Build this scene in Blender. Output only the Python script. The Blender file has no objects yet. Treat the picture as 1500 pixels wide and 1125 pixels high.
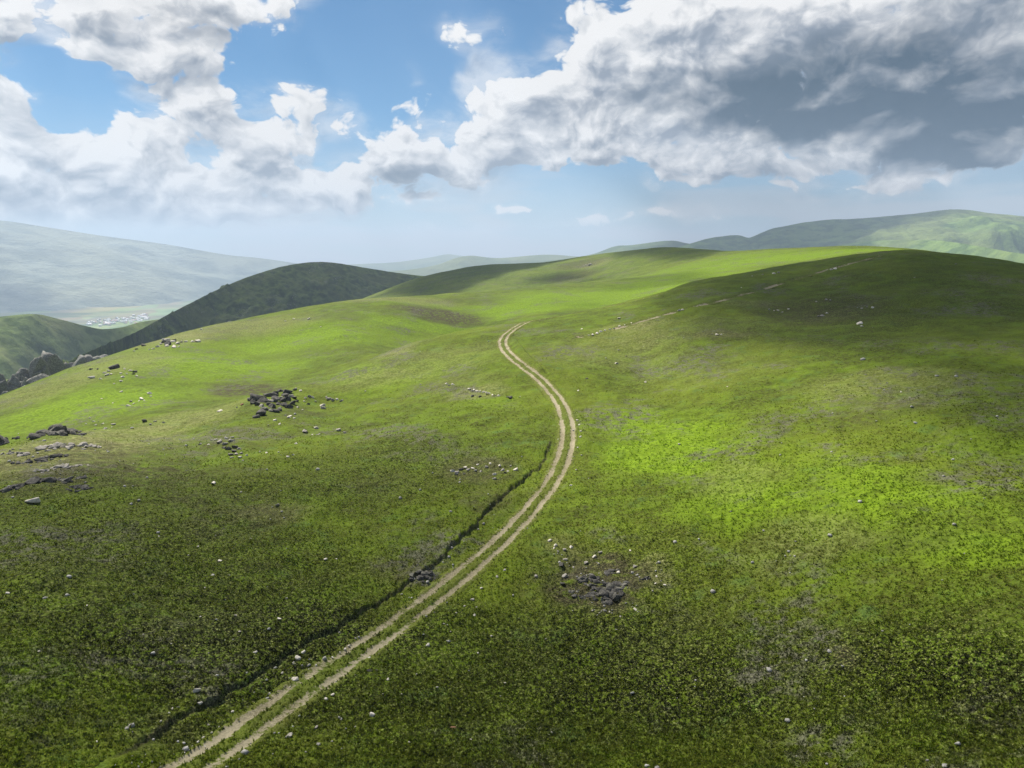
import bpy, math, random
import numpy as np
from mathutils import Vector
sc = bpy.context.scene
COL = sc.collection
R = math.radians
# ------------------------------------------------------------------ camera
PW, PH, F = 1500.0, 1125.0, 1050.0          # the photograph's frame and focal length in its pixels
PITCH = R(9.9)
CZ = 100.0                                   # camera height in the world
cam = bpy.data.cameras.new('camera'); camo = bpy.data.objects.new('camera', cam); COL.objects.link(camo)
cam.sensor_width = 36; cam.lens = 36*F/PW; cam.clip_start = 0.5; cam.clip_end = 120000
camo.location = (0, 0, CZ); camo.rotation_euler = (math.pi/2-PITCH, 0, 0)
sc.camera = camo
# ------------------------------------------------------------------ render and view
sc.view_settings.view_transform = 'Standard'; sc.view_settings.look = 'None'
sc.view_settings.gamma = 1; sc.view_settings.use_curve_mapping = False
sc.view_settings.exposure = 1.06
cy = sc.cycles
cy.max_bounces = 5; cy.diffuse_bounces = 2; cy.glossy_bounces = 1; cy.transmission_bounces = 2
cy.volume_bounces = 0; cy.transparent_max_bounces = 8
cy.use_denoising = True; cy.denoiser = 'OPENIMAGEDENOISE'; cy.denoising_input_passes = 'RGB_ALBEDO_NORMAL'; cy.denoising_prefilter = 'NONE'
# ------------------------------------------------------------------ sun
SUN_EL, SUN_AZ = R(50), R(-38)               # ahead and to the left of the view
SD = Vector((math.sin(SUN_AZ)*math.cos(SUN_EL), math.cos(SUN_AZ)*math.cos(SUN_EL), math.sin(SUN_EL)))
sl = bpy.data.lights.new('sun', 'SUN'); sl.energy = 4.6; sl.angle = R(0.55); sl.color = (1, .95, .86)
so = bpy.data.objects.new('sun', sl); COL.objects.link(so)
so.rotation_euler = SD.to_track_quat('Z', 'Y').to_euler(); so.location = (0, 0, 400)

def pix_dir(u, v):
    yv = PH/2-v
    return (u-PW/2, F*math.cos(PITCH)+yv*math.sin(PITCH), -F*math.sin(PITCH)+yv*math.cos(PITCH))
def azel(u, v):
    x, y, z = pix_dir(u, v)
    return math.atan2(x, y), math.atan2(z, math.hypot(x, y))

# ------------------------------------------------------------------ node helper
class NB:
    def __init__(s, nt): s.nt = nt; s.n = nt.nodes; s.l = nt.links
    def new(s, t, **k):
        o = s.n.new(t)
        for a, b in k.items(): setattr(o, a, b)
        return o
    def put(s, sock, v):
        if isinstance(v, bpy.types.NodeSocket): s.l.new(v, sock)
        elif v is not None: sock.default_value = v
    def m(s, op, a, b=None, c=None, clamp=False):
        o = s.new('ShaderNodeMath', operation=op, use_clamp=clamp)
        for i, q in enumerate((a, b, c)):
            if q is not None: s.put(o.inputs[i], q)
        return o.outputs[0]
    def vm(s, op, a, b=None, c=None):
        o = s.new('ShaderNodeVectorMath', operation=op)
        for i, q in enumerate((a, b, c)):
            if q is not None: s.put(o.inputs[i], q)
        return o.outputs['Value'] if op in ('DOT_PRODUCT', 'LENGTH', 'DISTANCE') else o.outputs[0]
    def ramp(s, x, a, b, lo=0., hi=1., smooth=True):
        o = s.new('ShaderNodeMapRange', interpolation_type='SMOOTHSTEP' if smooth else 'LINEAR', clamp=True)
        for k, q in (('Value', x), ('From Min', a), ('From Max', b), ('To Min', lo), ('To Max', hi)): s.put(o.inputs[k], q)
        return o.outputs[0]
    def mix(s, f, a, b, blend='MIX'):
        o = s.new('ShaderNodeMix', data_type='RGBA', blend_type=blend, clamp_factor=True)
        s.put(o.inputs[0], f)
        for i, q in ((6, a), (7, b)):
            s.put(o.inputs[i], q if not isinstance(q, tuple) else (q+(1,))[:4])
        return o.outputs[2]
    def xyz(s, x, y, z):
        o = s.new('ShaderNodeCombineXYZ'); s.put(o.inputs[0], x); s.put(o.inputs[1], y); s.put(o.inputs[2], z); return o.outputs[0]
    def noise(s, v, scale, detail=4, rough=.5, dist=0., out=0, dims='3D', lac=2.):
        o = s.new('ShaderNodeTexNoise', noise_dimensions=dims)
        if v is not None: s.put(o.inputs['Vector'], v)
        s.put(o.inputs['Scale'], scale); s.put(o.inputs['Detail'], detail); s.put(o.inputs['Roughness'], rough)
        s.put(o.inputs['Distortion'], dist); s.put(o.inputs['Lacunarity'], lac)
        return o.outputs[out]
    def voro(s, v, scale, detail=0, rough=.5, smooth=.4, feature='SMOOTH_F1', dims='3D', out='Distance'):
        o = s.new('ShaderNodeTexVoronoi', voronoi_dimensions=dims, feature=feature)
        if v is not None: s.put(o.inputs['Vector'], v)
        s.put(o.inputs['Scale'], scale)
        if 'Detail' in o.inputs: s.put(o.inputs['Detail'], detail); s.put(o.inputs['Roughness'], rough)
        if feature == 'SMOOTH_F1': s.put(o.inputs['Smoothness'], smooth)
        return o.outputs[out]

# ------------------------------------------------------------------ sky: Nishita air with cumulus, all by direction
# masses of cloud: (u, v, half width, half height, weight)
CLOUDS = [
 (60,20,300,66,1.25),(300,0,240,46,1.2),(0,110,70,110,1.1),(60,140,70,45,.3),(150,75,90,20,.4),
 (270,112,105,75,.95),(330,150,90,60,.5),(185,75,70,50,.55),(410,85,75,62,.38),(450,175,80,55,.8),(390,215,90,50,.5),
 (80,262,210,76,1.5),(290,245,190,82,1.1),(180,225,120,50,.4),(0,215,90,60,.6),(380,285,160,48,.8),(110,308,330,40,1.3),
 (490,282,80,38,1.0),
 (585,195,66,74,1.0),(600,262,125,50,1.0),(690,225,120,58,1.0),(760,175,120,70,1.0),(840,205,130,58,.95),
 (870,110,125,95,1.1),(950,50,160,110,1.1),(1000,150,190,95,1.0),(920,215,90,40,.6),
 (1180,90,330,150,1.2),(1400,110,260,160,1.3),(1250,30,400,110,1.2),(1420,195,180,56,.9),
 (1010,258,90,42,.95),(1120,240,100,46,.95),(1190,262,80,30,.5),(1330,262,120,32,.9),(1430,246,70,20,.6),(1140,288,46,18,.6),(940,280,50,20,.5),
 (700,55,44,52,.5),(640,40,50,34,.42),(740,105,46,50,.6),(690,130,30,30,.45),(600,118,30,22,.45),(755,308,26,11,.9),(818,292,18,9,.8),(380,331,30,8,.8),(870,316,90,18,.75),(1000,320,110,14,.7),(690,342,160,13,.65),(480,336,120,12,.7),(250,345,120,12,.6),(620,298,60,10,.5),
 (560,30,120,60,-.5),(520,120,60,46,-.3),(130,112,62,34,-.45),(240,170,34,18,-.25),(480,230,26,46,-.3),(860,275,110,30,-.25),(935,232,40,20,-.5),(1250,250,36,14,-.6),(1200,275,60,12,-.4),
]
SHADOWS = [   # thick parts whose undersides show dark
 (1290,150,340,110,.72),(1420,192,240,60,.55),(1250,205,180,36,.3),(1130,165,160,70,.4),(1010,150,120,60,.3),(960,120,90,60,.16),(1500,90,260,170,.42),(1280,60,300,90,.16),(620,283,100,34,.6),(230,15,290,46,.34),
 (900,170,140,50,.18),(270,235,60,30,.22),(300,140,60,36,.28),(590,225,50,40,.15),(60,285,140,40,.15),
]
def blobs(b, p, rows, px, py):
    tot = None
    for (u, v, w, h, k) in rows:
        a0, e0 = azel(u, v)
        wa = (azel(u+w, v)[0]-azel(u-w, v)[0])/2; he = (azel(u, v-h)[1]-azel(u, v+h)[1])/2
        wa *= 1.12; he *= 1.12
        q = b.vm('MULTIPLY_ADD', p, (1/wa, 1/he, 0), (-a0/wa, -e0/he, 0))
        d = b.m('SUBTRACT', 1.0, b.vm('DOT_PRODUCT', q, q), clamp=True)
        t = b.m('MULTIPLY', b.m('MULTIPLY', d, d) if h < 24 else d, k)
        tot = t if tot is None else b.m('ADD', tot, t)
    return tot
def group(name, ins, build):
    g = bpy.data.node_groups.new(name, 'ShaderNodeTree')
    for i in ins: g.interface.new_socket(i, in_out='INPUT', socket_type='NodeSocketVector')
    g.interface.new_socket('D', in_out='OUTPUT', socket_type='NodeSocketFloat')
    b = NB(g); gi = b.new('NodeGroupInput'); go = b.new('NodeGroupOutput')
    b.l.new(build(b, *gi.outputs[:len(ins)]), go.inputs[0]); return g
def puff_fn(det, vdet):
    def fn(b, st):          # billowing detail of the cumulus
        fb = b.noise(st, 10, det, .6, dims='2D')
        bl = b.voro(b.vm('MULTIPLY_ADD', b.noise(st, 26, 2, .5, out=1, dims='2D'), (.02, .02, 0), st), 13, vdet, .6, feature='F1', dims='2D')
        return b.m('MULTIPLY_ADD', b.m('SUBTRACT', .40, bl), .95, b.m('MULTIPLY', b.m('SUBTRACT', fb, .5), 1.25))
    return fn
def build_sky():
    w = bpy.data.worlds.new('World'); sc.world = w; w.use_nodes = True
    b = NB(w.node_tree); b.n.clear()
    tc = b.new('ShaderNodeTexCoord'); d = tc.outputs['Generated']
    sky = b.new('ShaderNodeTexSky', sky_type='NISHITA', sun_disc=False, sun_elevation=SUN_EL, sun_rotation=SUN_AZ,
                altitude=1800, air_density=1.0, dust_density=0.6, ozone_density=1.6)
    sep = b.new('ShaderNodeSeparateXYZ'); b.l.new(d, sep.inputs[0])
    az = b.m('ARCTAN2', sep.outputs[0], sep.outputs[1]); el = b.m('ARCSINE', sep.outputs[2])
    p = b.xyz(az, el, 0.)
    st = b.vm('MULTIPLY', p, (1, 1.35, 1))
    wv = b.vm('MULTIPLY', b.vm('SUBTRACT', b.noise(st, 9, 3, .5, out=1, dims='2D'), (.5, .5, .5)), (.10, .07, 0))
    pw = b.vm('ADD', p, wv); sw = b.vm('MULTIPLY_ADD', wv, (.55, .55, 0), st)
    gc = group('cloud_cover', ['P'], lambda bb, q: bb.m('MINIMUM', blobs(bb, q, CLOUDS, 0, 0), 1.6))
    gp = group('cloud_puffs', ['P'], puff_fn(9, 4)); gs = group('cloud_puffs_soft', ['P'], puff_fn(6, 2.5))
    def use(g, q):
        n = b.new('ShaderNodeGroup', node_tree=g); b.put(n.inputs[0], q); return n.outputs[0]
    c0 = use(gc, pw); c2 = use(gc, b.vm('ADD', pw, (-.018, .032, 0)))
    d0 = b.m('SUBTRACT', b.m('ADD', c0, use(gp, sw)), .13)
    c1 = b.m('MULTIPLY_ADD', b.m('SUBTRACT', c2, c0), .35, c0)
    d1 = b.m('SUBTRACT', b.m('ADD', c1, use(gs, b.vm('ADD', sw, (-.007, .017, 0)))), .13)
    d2 = b.m('SUBTRACT', b.m('ADD', c2, use(gs, b.vm('ADD', sw, (-.020, .048, 0)))), .13)
    alpha = b.ramp(d0, .0, .30)
    veil = b.m('MULTIPLY', b.ramp(c0, .02, .8), b.ramp(b.noise(b.vm('MULTIPLY', sw, (1, 1.6, 1)), 5, 6, .62, dims='2D'), .40, .68, .0, .62))
    alpha = b.m('MAXIMUM', alpha, veil)
    # the sunward side of every puff is bright, what lies behind more cloud is grey
    lit = b.m('SUBTRACT', .80, b.m('MULTIPLY', b.ramp(d2, .0, 1.5, smooth=False), .42))
    lit = b.m('ADD', lit, b.m('MULTIPLY', b.m('SUBTRACT', d0, d1), .75))
    lit = b.m('ADD', lit, b.m('MULTIPLY', b.ramp(d0, .5, .0, smooth=False), .25), clamp=True)
    sh = blobs(b, b.vm('ADD', p, b.vm('MULTIPLY', b.vm('SUBTRACT', b.noise(p, 7, 4, .55, out=1, dims='2D'), (.5, .5, .5)), (.16, .10, 0))), SHADOWS, 0, 0)
    sh = b.m('MULTIPLY', b.m('MINIMUM', sh, 1.15), b.m('MULTIPLY', b.ramp(d0, .0, .4), b.ramp(b.noise(b.vm('MULTIPLY', sw, (.8, 1.5, 1)), 9, 6, .55, dims='2D'), .32, .62, .62, 1.08)))
    sh = b.m('SUBTRACT', sh, b.m('MULTIPLY', b.m('SUBTRACT', lit, .45), .34), clamp=True)
    ccol = b.mix(b.ramp(lit, .12, .95, smooth=False), (2.7, 3.1, 3.7), (8.2, 8.1, 8.0))
    ccol = b.mix(sh, ccol, (0.22, .58, .98))
    # air towards the horizon
    hz = b.m('POWER', b.m('SUBTRACT', 1., b.m('DIVIDE', b.m('ABSOLUTE', el), .19), clamp=True), 1.6)
    air = b.mix(b.m('MULTIPLY', hz, .8), b.vm('MULTIPLY', sky.outputs[0], (.36, .66, .78)), (6.4, 6.2, 6.2))
    band = b.noise(b.vm('MULTIPLY', p, (5, 26, 1)), 1, 4, .5, dims='2D')
    air = b.mix(b.m('MULTIPLY', b.m('MULTIPLY', b.ramp(band, .40, .62), hz), .85), air, (6.4, 6.2, 6.3))
    alpha = b.m('MULTIPLY', alpha, b.ramp(el, .018, .06))
    out = b.mix(alpha, air, ccol)
    STR = .056
    bg = b.new('ShaderNodeBackground'); b.l.new(out, bg.inputs[0]); bg.inputs[1].default_value = STR
    # away from this quarter of the sky the same weather goes on as plain broken cloud
    veil = b.mix(b.ramp(b.noise(d, 2.2, 2, .5), .42, .62, 0, .6), sky.outputs[0], (5., 5.2, 5.6))
    bg2 = b.new('ShaderNodeBackground'); b.l.new(veil, bg2.inputs[0]); bg2.inputs[1].default_value = STR
    win = b.m('MULTIPLY', b.m('LESS_THAN', b.m('ABSOLUTE', az), 1.0), b.m('MULTIPLY', b.m('GREATER_THAN', el, -.03), b.m('LESS_THAN', el, .5)))
    ms = b.new('ShaderNodeMixShader'); b.l.new(win, ms.inputs[0]); b.l.new(bg2.outputs[0], ms.inputs[1]); b.l.new(bg.outputs[0], ms.inputs[2])
    wo = b.new('ShaderNodeOutputWorld'); b.l.new(ms.outputs[0], wo.inputs[0])
    w.cycles.sampling_method = 'MANUAL'; w.cycles.sample_map_resolution = 256
build_sky()
# ------------------------------------------------------------------ noise in numpy
def hash2(ix, iy, seed):
    h = (ix.astype(np.uint32)*np.uint32(374761393)) ^ (iy.astype(np.uint32)*np.uint32(668265263)) ^ np.uint32((seed*974634777) & 0xffffffff)
    h = (h ^ (h >> np.uint32(13)))*np.uint32(1274126177)
    return h ^ (h >> np.uint32(16))
def pnoise(x, y, seed=0):
    fx = np.floor(x); fy = np.floor(y); ix = fx.astype(np.int64); iy = fy.astype(np.int64); dx = x-fx; dy = y-fy
    def g(ox, oy):
        a = hash2(ix+ox, iy+oy, seed).astype(np.float64)*(2*math.pi/4294967296.0)
        return np.cos(a)*(dx-ox)+np.sin(a)*(dy-oy)
    u = dx*dx*dx*(dx*(dx*6-15)+10); v = dy*dy*dy*(dy*(dy*6-15)+10)
    a = g(0,0); b = g(1,0); c = g(0,1); d = g(1,1)
    return 1.5*((a+(b-a)*u)+((c+(d-c)*u)-(a+(b-a)*u))*v)
def fbm(x, y, scale, octs, seed=0, gain=.5):
    t = 0; a = 1.
    for k in range(octs):
        t = t+a*pnoise(x/scale+17.3*k, y/scale-9.1*k, seed+k); a *= gain; scale = scale/2.03
    return t
def sstep(x, a, b):
    t = np.clip((x-a)/(b-a), 0, 1); return t*t*(3-2*t)

# ------------------------------------------------------------------ the lie of the land: levels surveyed as (u, v, distance)
LEVELS = [
 # knoll and track in front
 (750,1125,50),(750,1000,63),(750,900,75),(750,760,101),(750,640,135),(745,560,178),(740,500,232),(770,470,285),
 (0,1125,52),(0,900,76),(0,750,110),(10,652,158),(80,634,172),(250,1125,51),(250,900,75),(250,750,104),(230,640,165),
 (450,1000,62),(450,760,101),(450,650,138),(370,588,190),(470,592,195),(540,572,200),(600,560,200),(620,640,138),
 (1000,1000,62),(1000,800,90),(1000,640,135),(950,540,195),(1250,1000,60),(1250,800,86),(1250,650,122),
 (1500,1125,49),(1500,900,70),(1500,750,96),(1500,600,142),(1500,500,205),(1500,430,285),(1500,389,350),
 (1330,367.5,385),(1330,430,275),(1330,500,205),(1330,600,140),(1160,388,385),(1160,450,262),(1160,550,172),(1000,419,360),(1000,500,212),
 (880,452,320),(1240,377,385),(1420,377,368),(880,560,178),(820,462,300),(660,540,205),
 (600,503,265),(680,484,280),(520,535,230),(450,565,210),
 # gully behind, far slope and its crest
 (700,483,430),(600,499,390),(700,496,340),(600,514,318),(780,484,350),(880,470,380),(960,452,400),(500,540,285),(500,552,258),(400,577,240),(300,600,215),(200,620,200),(100,642,195),(0,668,195),
 (780,470,420),(880,456,440),(1000,424,500),(1160,396,520),(1330,375,520),(1500,398,460),
 (0,581,330),(100,541,365),(210,505,405),(300,480,445),(400,458,500),(500,443,545),(560,437,560),(650,431,610),(720,429,650),(800,420,690),(880,411,720),
 (400,510,370),(250,560,280),(600,466,430),(500,490,370),(750,448,490),(900,436,520),(120,590,260),
 # beyond that crest
 (650,447,720),(740,444,780),(560,458,680),(820,434,800),(880,418,840),(480,468,650),
 (700,416,1050),(800,400,1100),(860,390,1120),(900,392,1000),(620,430,1050),(960,398,800),
 (530,438,1250),(600,411,1350),(660,396,1390),(700,388.5,1400),(800,384,1350),(850,377,1300),(900,371,1250),(970,362.5,1200),(1040,366,1050),
 (1100,367,850),(1200,362.5,780),(1270,362,740),(1340,366,700),(1000,396,700),(1160,384,640),(1330,371,620),
 (1420,380,700),(1500,396,700),(1500,402,1100),(1340,374,1000),(1200,371,1050),(1100,374,1100),
 # falling away to the valley on the left
 (0,592,440),(100,556,480),(210,524,560),(300,500,640),(400,478,700),(480,462,740),(0,574,650),(110,545,850),(250,520,1000),(400,490,1100),(0,560,1200),(200,530,1300),(380,490,1500),
 (500,470,1500),(700,400,1700),(900,378,1650),(1100,380,1500),(1340,382,1500),(1500,405,1500),(600,430,1700),
]
def lev(u, v, r):
    x, y, z = pix_dir(u, v); return math.atan2(x, y), math.log(r), z/math.hypot(x, y)
LV = np.array([lev(*q) for q in LEVELS])
AZS, LRS = 1.0, .42
def tps_k(d2): return np.where(d2 > 1e-12, .5*d2*np.log(np.maximum(d2, 1e-12)), 0.)
def tps_fit():
    n = len(LV); px = LV[:,0]/AZS; py = LV[:,1]*LRS
    K = tps_k((px[:,None]-px)**2+(py[:,None]-py)**2)+np.eye(n)*2e-5
    P = np.c_[np.ones(n), px, py]; A = np.zeros((n+3, n+3)); A[:n,:n] = K; A[:n,n:] = P; A[n:,:n] = P.T
    return np.linalg.solve(A, np.r_[LV[:,2], 0, 0, 0]), px, py
TW, TX, TY = tps_fit()
# tabulate once, read back with smooth interpolation
AZ0, AZ1, NA = -.74, .74, 371
LR0, LR1, NR = math.log(46), math.log(1700), 361
def tps_table():
    a = np.linspace(AZ0, AZ1, NA); l = np.linspace(LR0, LR1, NR); A, L = np.meshgrid(a, l, indexing='ij')
    gx = (A/AZS).ravel(); gy = (L*LRS).ravel(); out = TW[-3]+TW[-2]*gx+TW[-1]*gy
    for i in range(len(TX)): out += TW[i]*tps_k((gx-TX[i])**2+(gy-TY[i])**2)
    return out.reshape(NA, NR)
TAB = tps_table()
def cub(f):   # Catmull-Rom weights
    return (((-f+2)*f-1)*f/2, ((3*f-5)*f*f+2)/2, ((-3*f+4)*f+1)*f/2, (f-1)*f*f/2)
def slope_at(az, lr):
    x = np.clip((az-AZ0)/(AZ1-AZ0)*(NA-1), 0, NA-1.001); y = np.clip((lr-LR0)/(LR1-LR0)*(NR-1), 0, NR-1.001)
    ix = x.astype(int); iy = y.astype(int); wx = cub(x-ix); wy = cub(y-iy); t = 0
    for i in range(4):
        xi = np.clip(ix+i-1, 0, NA-1)
        for j in range(4): t = t+wx[i]*wy[j]*TAB[xi, np.clip(iy+j-1, 0, NR-1)]
    return t
VALLEY = -500.0
def base(x, y):
    """smooth height above the camera level"""
    r = np.hypot(x, y); az = np.arctan2(x, y)
    az = np.clip(az, -.72, .72)
    rc = np.clip(r, 46, 1600); t = slope_at(az, np.log(rc)); z = t*rc
    z = np.where(r < 46, -38.5+(z+38.5)*sstep(r, 5, 46), z)
    far = sstep(np.log(np.maximum(r, 1)), math.log(1350), math.log(4600))
    return z*(1-far)+(VALLEY+26*fbm(x, y, 1500, 3, 50))*far
def P(u, v, r0=48, r1=1600):
    """the point of the ground that the survey line (u, v) meets"""
    dx, dy, dz = pix_dir(u, v); h = math.hypot(dx, dy); r = np.exp(np.linspace(math.log(r0), math.log(r1), 3000))
    x = r*dx/h; y = r*dy/h; k = np.nonzero(base(x, y) >= r*dz/h)[0]
    k = k[0] if len(k) else np.argmin(r*dz/h-base(x, y))
    return np.array([x[k], y[k]])

# ------------------------------------------------------------------ lines on the ground
def dense(pts, step):
    pts = np.array(pts); ex = np.r_[[2*pts[0]-pts[1]], pts, [2*pts[-1]-pts[-2]]]; out = []
    for i in range(1, len(ex)-2):
        n = max(2, int(np.linalg.norm(ex[i+1]-ex[i])/step)); f = np.linspace(0, 1, n, endpoint=False)[:,None]; w = cub(f)
        out.append(w[0]*ex[i-1]+w[1]*ex[i]+w[2]*ex[i+1]+w[3]*ex[i+2])
    return np.r_[np.concatenate(out), pts[-1:]]
def even(pl, step, smooth=0):
    for _ in range(smooth):
        pl = np.r_[pl[:1], (pl[:-2]+2*pl[1:-1]+pl[2:])/4, pl[-1:]]
    s = np.r_[0, np.cumsum(np.linalg.norm(np.diff(pl, axis=0), axis=1))]; q = np.arange(0, s[-1], step)
    return np.c_[np.interp(q, s, pl[:,0]), np.interp(q, s, pl[:,1])]
TRACK_PX = [(275,1123),(340,1080),(440,1010),(525,953),(583,911),(655,858),(700,824),(745,784),(785,738),(812,705),(826,672),(833,640),(831,616),(823,594),(807,570),(786,550),(756,530),(740,513),(735,501),(742,489),(762,476),(780,469.5)]
tp = [P(*q) for q in TRACK_PX]
tp = [tp[0]+(tp[0]-tp[1])*3.2]+tp+[tp[-1]+np.array([30., 16.]), tp[-1]+np.array([62., 20.])]
TRACK = even(even(dense(tp, .5), .5, 60), .3, 200)
DITCH_PX = [(150,1118),(217,1083),(267,1050),(317,1027),(383,982),(457,940),(510,908),(560,877),(600,850),(657,810),(687,782),(707,759),(745,722),(765,703),(788,684),(800,667),(808,640)]
dp = [P(*q) for q in DITCH_PX]
DITCH = even(dense(dp, .5), .25, 6)
DITCH = DITCH+np.c_[fbm(DITCH[:,1], DITCH[:,0], 2.2, 4, 3)*.42, fbm(DITCH[:,0], DITCH[:,1], 2.2, 4, 8)*.42]
PATH_PX = [(845,495),(885,486),(930,474),(1000,456),(1060,440),(1120,422),(1180,404),(1240,387),(1290,374.5)]
FPATH = even(even(dense([P(*q) for q in PATH_PX], 1.), 1., 30), .6, 20)
BANK2 = even(dense([P(*q) for q in [(757,500),(763,508),(770,517),(786,534),(796,544)]], .5), .4, 4)
def line_dist(x, y, pl, reach):
    """distance to a line, side (+ left of its direction) and place along it; far points get reach"""
    d = np.full(x.shape, reach, float); side = np.zeros(x.shape); al = np.zeros(x.shape)
    lo = pl.min(0)-reach; hi = pl.max(0)+reach
    idx = np.nonzero((x > lo[0]) & (x < hi[0]) & (y > lo[1]) & (y < hi[1]))[0]
    if not len(idx): return d, side, al
    q = pl; tang = np.gradient(q, axis=0); tang /= np.linalg.norm(tang, axis=1)[:,None]
    st = max(1, len(q)//160); co = q[::st]
    for c in range(0, len(idx), 60000):
        k = idx[c:c+60000]; px = x[k]; py = y[k]
        j = np.argmin((px[:,None]-co[:,0])**2+(py[:,None]-co[:,1])**2, axis=1)*st
        best = j.copy(); bd = np.full(len(k), 1e18)
        for o in range(-2*st, 2*st+1):
            jj = np.clip(j+o, 0, len(q)-1); dd = (px-q[jj,0])**2+(py-q[jj,1])**2; m = dd < bd; bd[m] = dd[m]; best[m] = jj[m]
        ok = np.sqrt(bd) < reach; kk = k[ok]; bb = best[ok]
        cr = tang[bb,0]*(y[kk]-q[bb,1])-tang[bb,1]*(x[kk]-q[bb,0])
        d[kk] = np.sqrt(bd[ok]); side[kk] = cr; al[kk] = bb/len(q)
    return d, side, al

# ------------------------------------------------------------------ patches of other growth: (u, v, half width px, half height px, strength)
def patch_field(x, y, rows, seed, rough=.5):
    t = np.zeros(x.shape)
    wx = fbm(x, y, 14, 4, seed); wy = fbm(x, y, 14, 4, seed+20)
    for (u, v, w, h, k) in rows:
        c = P(u, v); r = np.hypot(*c); ra = c/r; e = np.array([ra[1], -ra[0]])*w*r/F
        ln = min(np.linalg.norm(P(u, v-h)-c), np.linalg.norm(P(u, v+h)-c), 1.6*w*r/F); n = ra*max(ln, .12*w*r/F)
        det = e[0]*n[1]-e[1]*n[0]
        if abs(det) < 1e-6: continue
        L = max(np.linalg.norm(e), np.linalg.norm(n)); s = min(1., min(np.linalg.norm(e), np.linalg.norm(n))/14)
        m = np.nonzero((abs(x-c[0]) < 2.2*L) & (abs(y-c[1]) < 2.2*L))[0]
        dx = x[m]-c[0]+wx[m]*s*9*rough; dy = y[m]-c[1]+wy[m]*s*9*rough
        a = (dx*n[1]-dy*n[0])/det; b = (e[0]*dy-e[1]*dx)/det
        t[m] += k*np.clip(1.25-(a*a+b*b), 0, 1)
    return np.clip(t, 0, 1.2)
BROWN = [(645,461,75,13,1.1),(360,572,56,17,1.0),(30,512,20,6,.2),(500,465,40,8,.5),(850,387,45,7,.7),(840,405,45,8,.7),(1240,962,20,22,1.0),(1200,455,90,22,.7),(1060,487,50,10,.4),(340,640,80,24,.5),
 (110,665,150,40,.6),(330,745,110,45,.55),(890,855,90,40,1.1),(850,840,60,60,.6),(700,690,70,22,.7),(600,835,60,28,.7),(810,850,60,90,.35),(720,740,40,40,.5),(1290,600,60,25,.45),(160,700,180,22,.5),
 (300,930,110,50,.35),(100,840,60,30,.3),(250,1080,80,30,.5),(980,930,80,40,.3),(1380,700,60,16,.4),(1330,790,70,22,.35),(560,705,60,20,.3),(420,600,50,14,.5),(700,440,60,5,.4),(420,520,60,8,.3),(640,560,60,10,.35)]
DRY = [(620,530,130,26,.4),(900,512,110,34,.35),(520,560,80,16,.3),(680,560,70,14,.25),(1020,540,120,36,.2),(1000,480,120,20,.3),(60,660,110,34,.9),(180,640,90,26,.8),(330,480,130,16,.7),(180,530,70,22,.6),(60,570,70,18,.55),(280,612,80,18,.7),(700,572,50,10,.6),(930,478,60,9,.6),(590,438,90,6,.7),(590,510,40,6,.6),(570,520,36,5,.5),
 (400,750,60,16,.6),(965,838,34,26,1.),(880,832,60,10,.8),(890,890,40,12,.5),(820,800,30,20,.6),(700,685,60,18,.5),(1080,700,60,34,.35),(1180,790,90,44,.4),(1300,560,110,26,.45),(1330,590,60,12,.4),(1230,460,50,10,.5),(1060,489,40,5,.6),(1100,445,40,7,.4),(870,387,30,5,.6),(240,500,60,10,.6)]
HEATH_SHADE = [(230,870,420,190,.8),(650,1000,520,200,.8),(1180,1020,420,150,.75),(150,730,240,70,.6),(560,690,200,70,.7),(920,860,180,110,.6),(1380,420,240,60,.5),(1200,480,180,50,.4),(1420,960,200,120,.5)]  # dark cushions, deepened in colour to carry part of the foreground shade
LUSH_SUN = [(300,520,200,30,.6),(500,480,150,20,.7),(700,460,150,14,.8),(200,570,160,30,.5),(850,435,150,14,.8),(1050,385,150,12,.8),(1250,368,120,5,.6),(1000,640,110,60,.5),(640,540,90,20,.4),(1150,700,160,70,.45),(1350,760,140,60,.4),(640,480,170,8,.9),(880,440,120,12,.9),(1000,410,120,10,.9),(1150,380,120,8,.6),(450,500,90,16,.6),(120,600,120,24,.8),(330,540,110,22,.6),(800,450,120,10,.7),(980,660,100,50,.9),(1080,740,90,40,.6),(920,620,70,30,.6),(1280,720,120,44,.5),(1400,800,100,30,.5),(560,570,70,14,.4),(520,545,60,16,.7),(400,600,30,6,.4),(1450,650,60,30,.4),(40,1010,60,60,.4),(720,590,60,16,.4)]  # fresh grass, its bright colour also painting sunlight on slope and band

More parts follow.
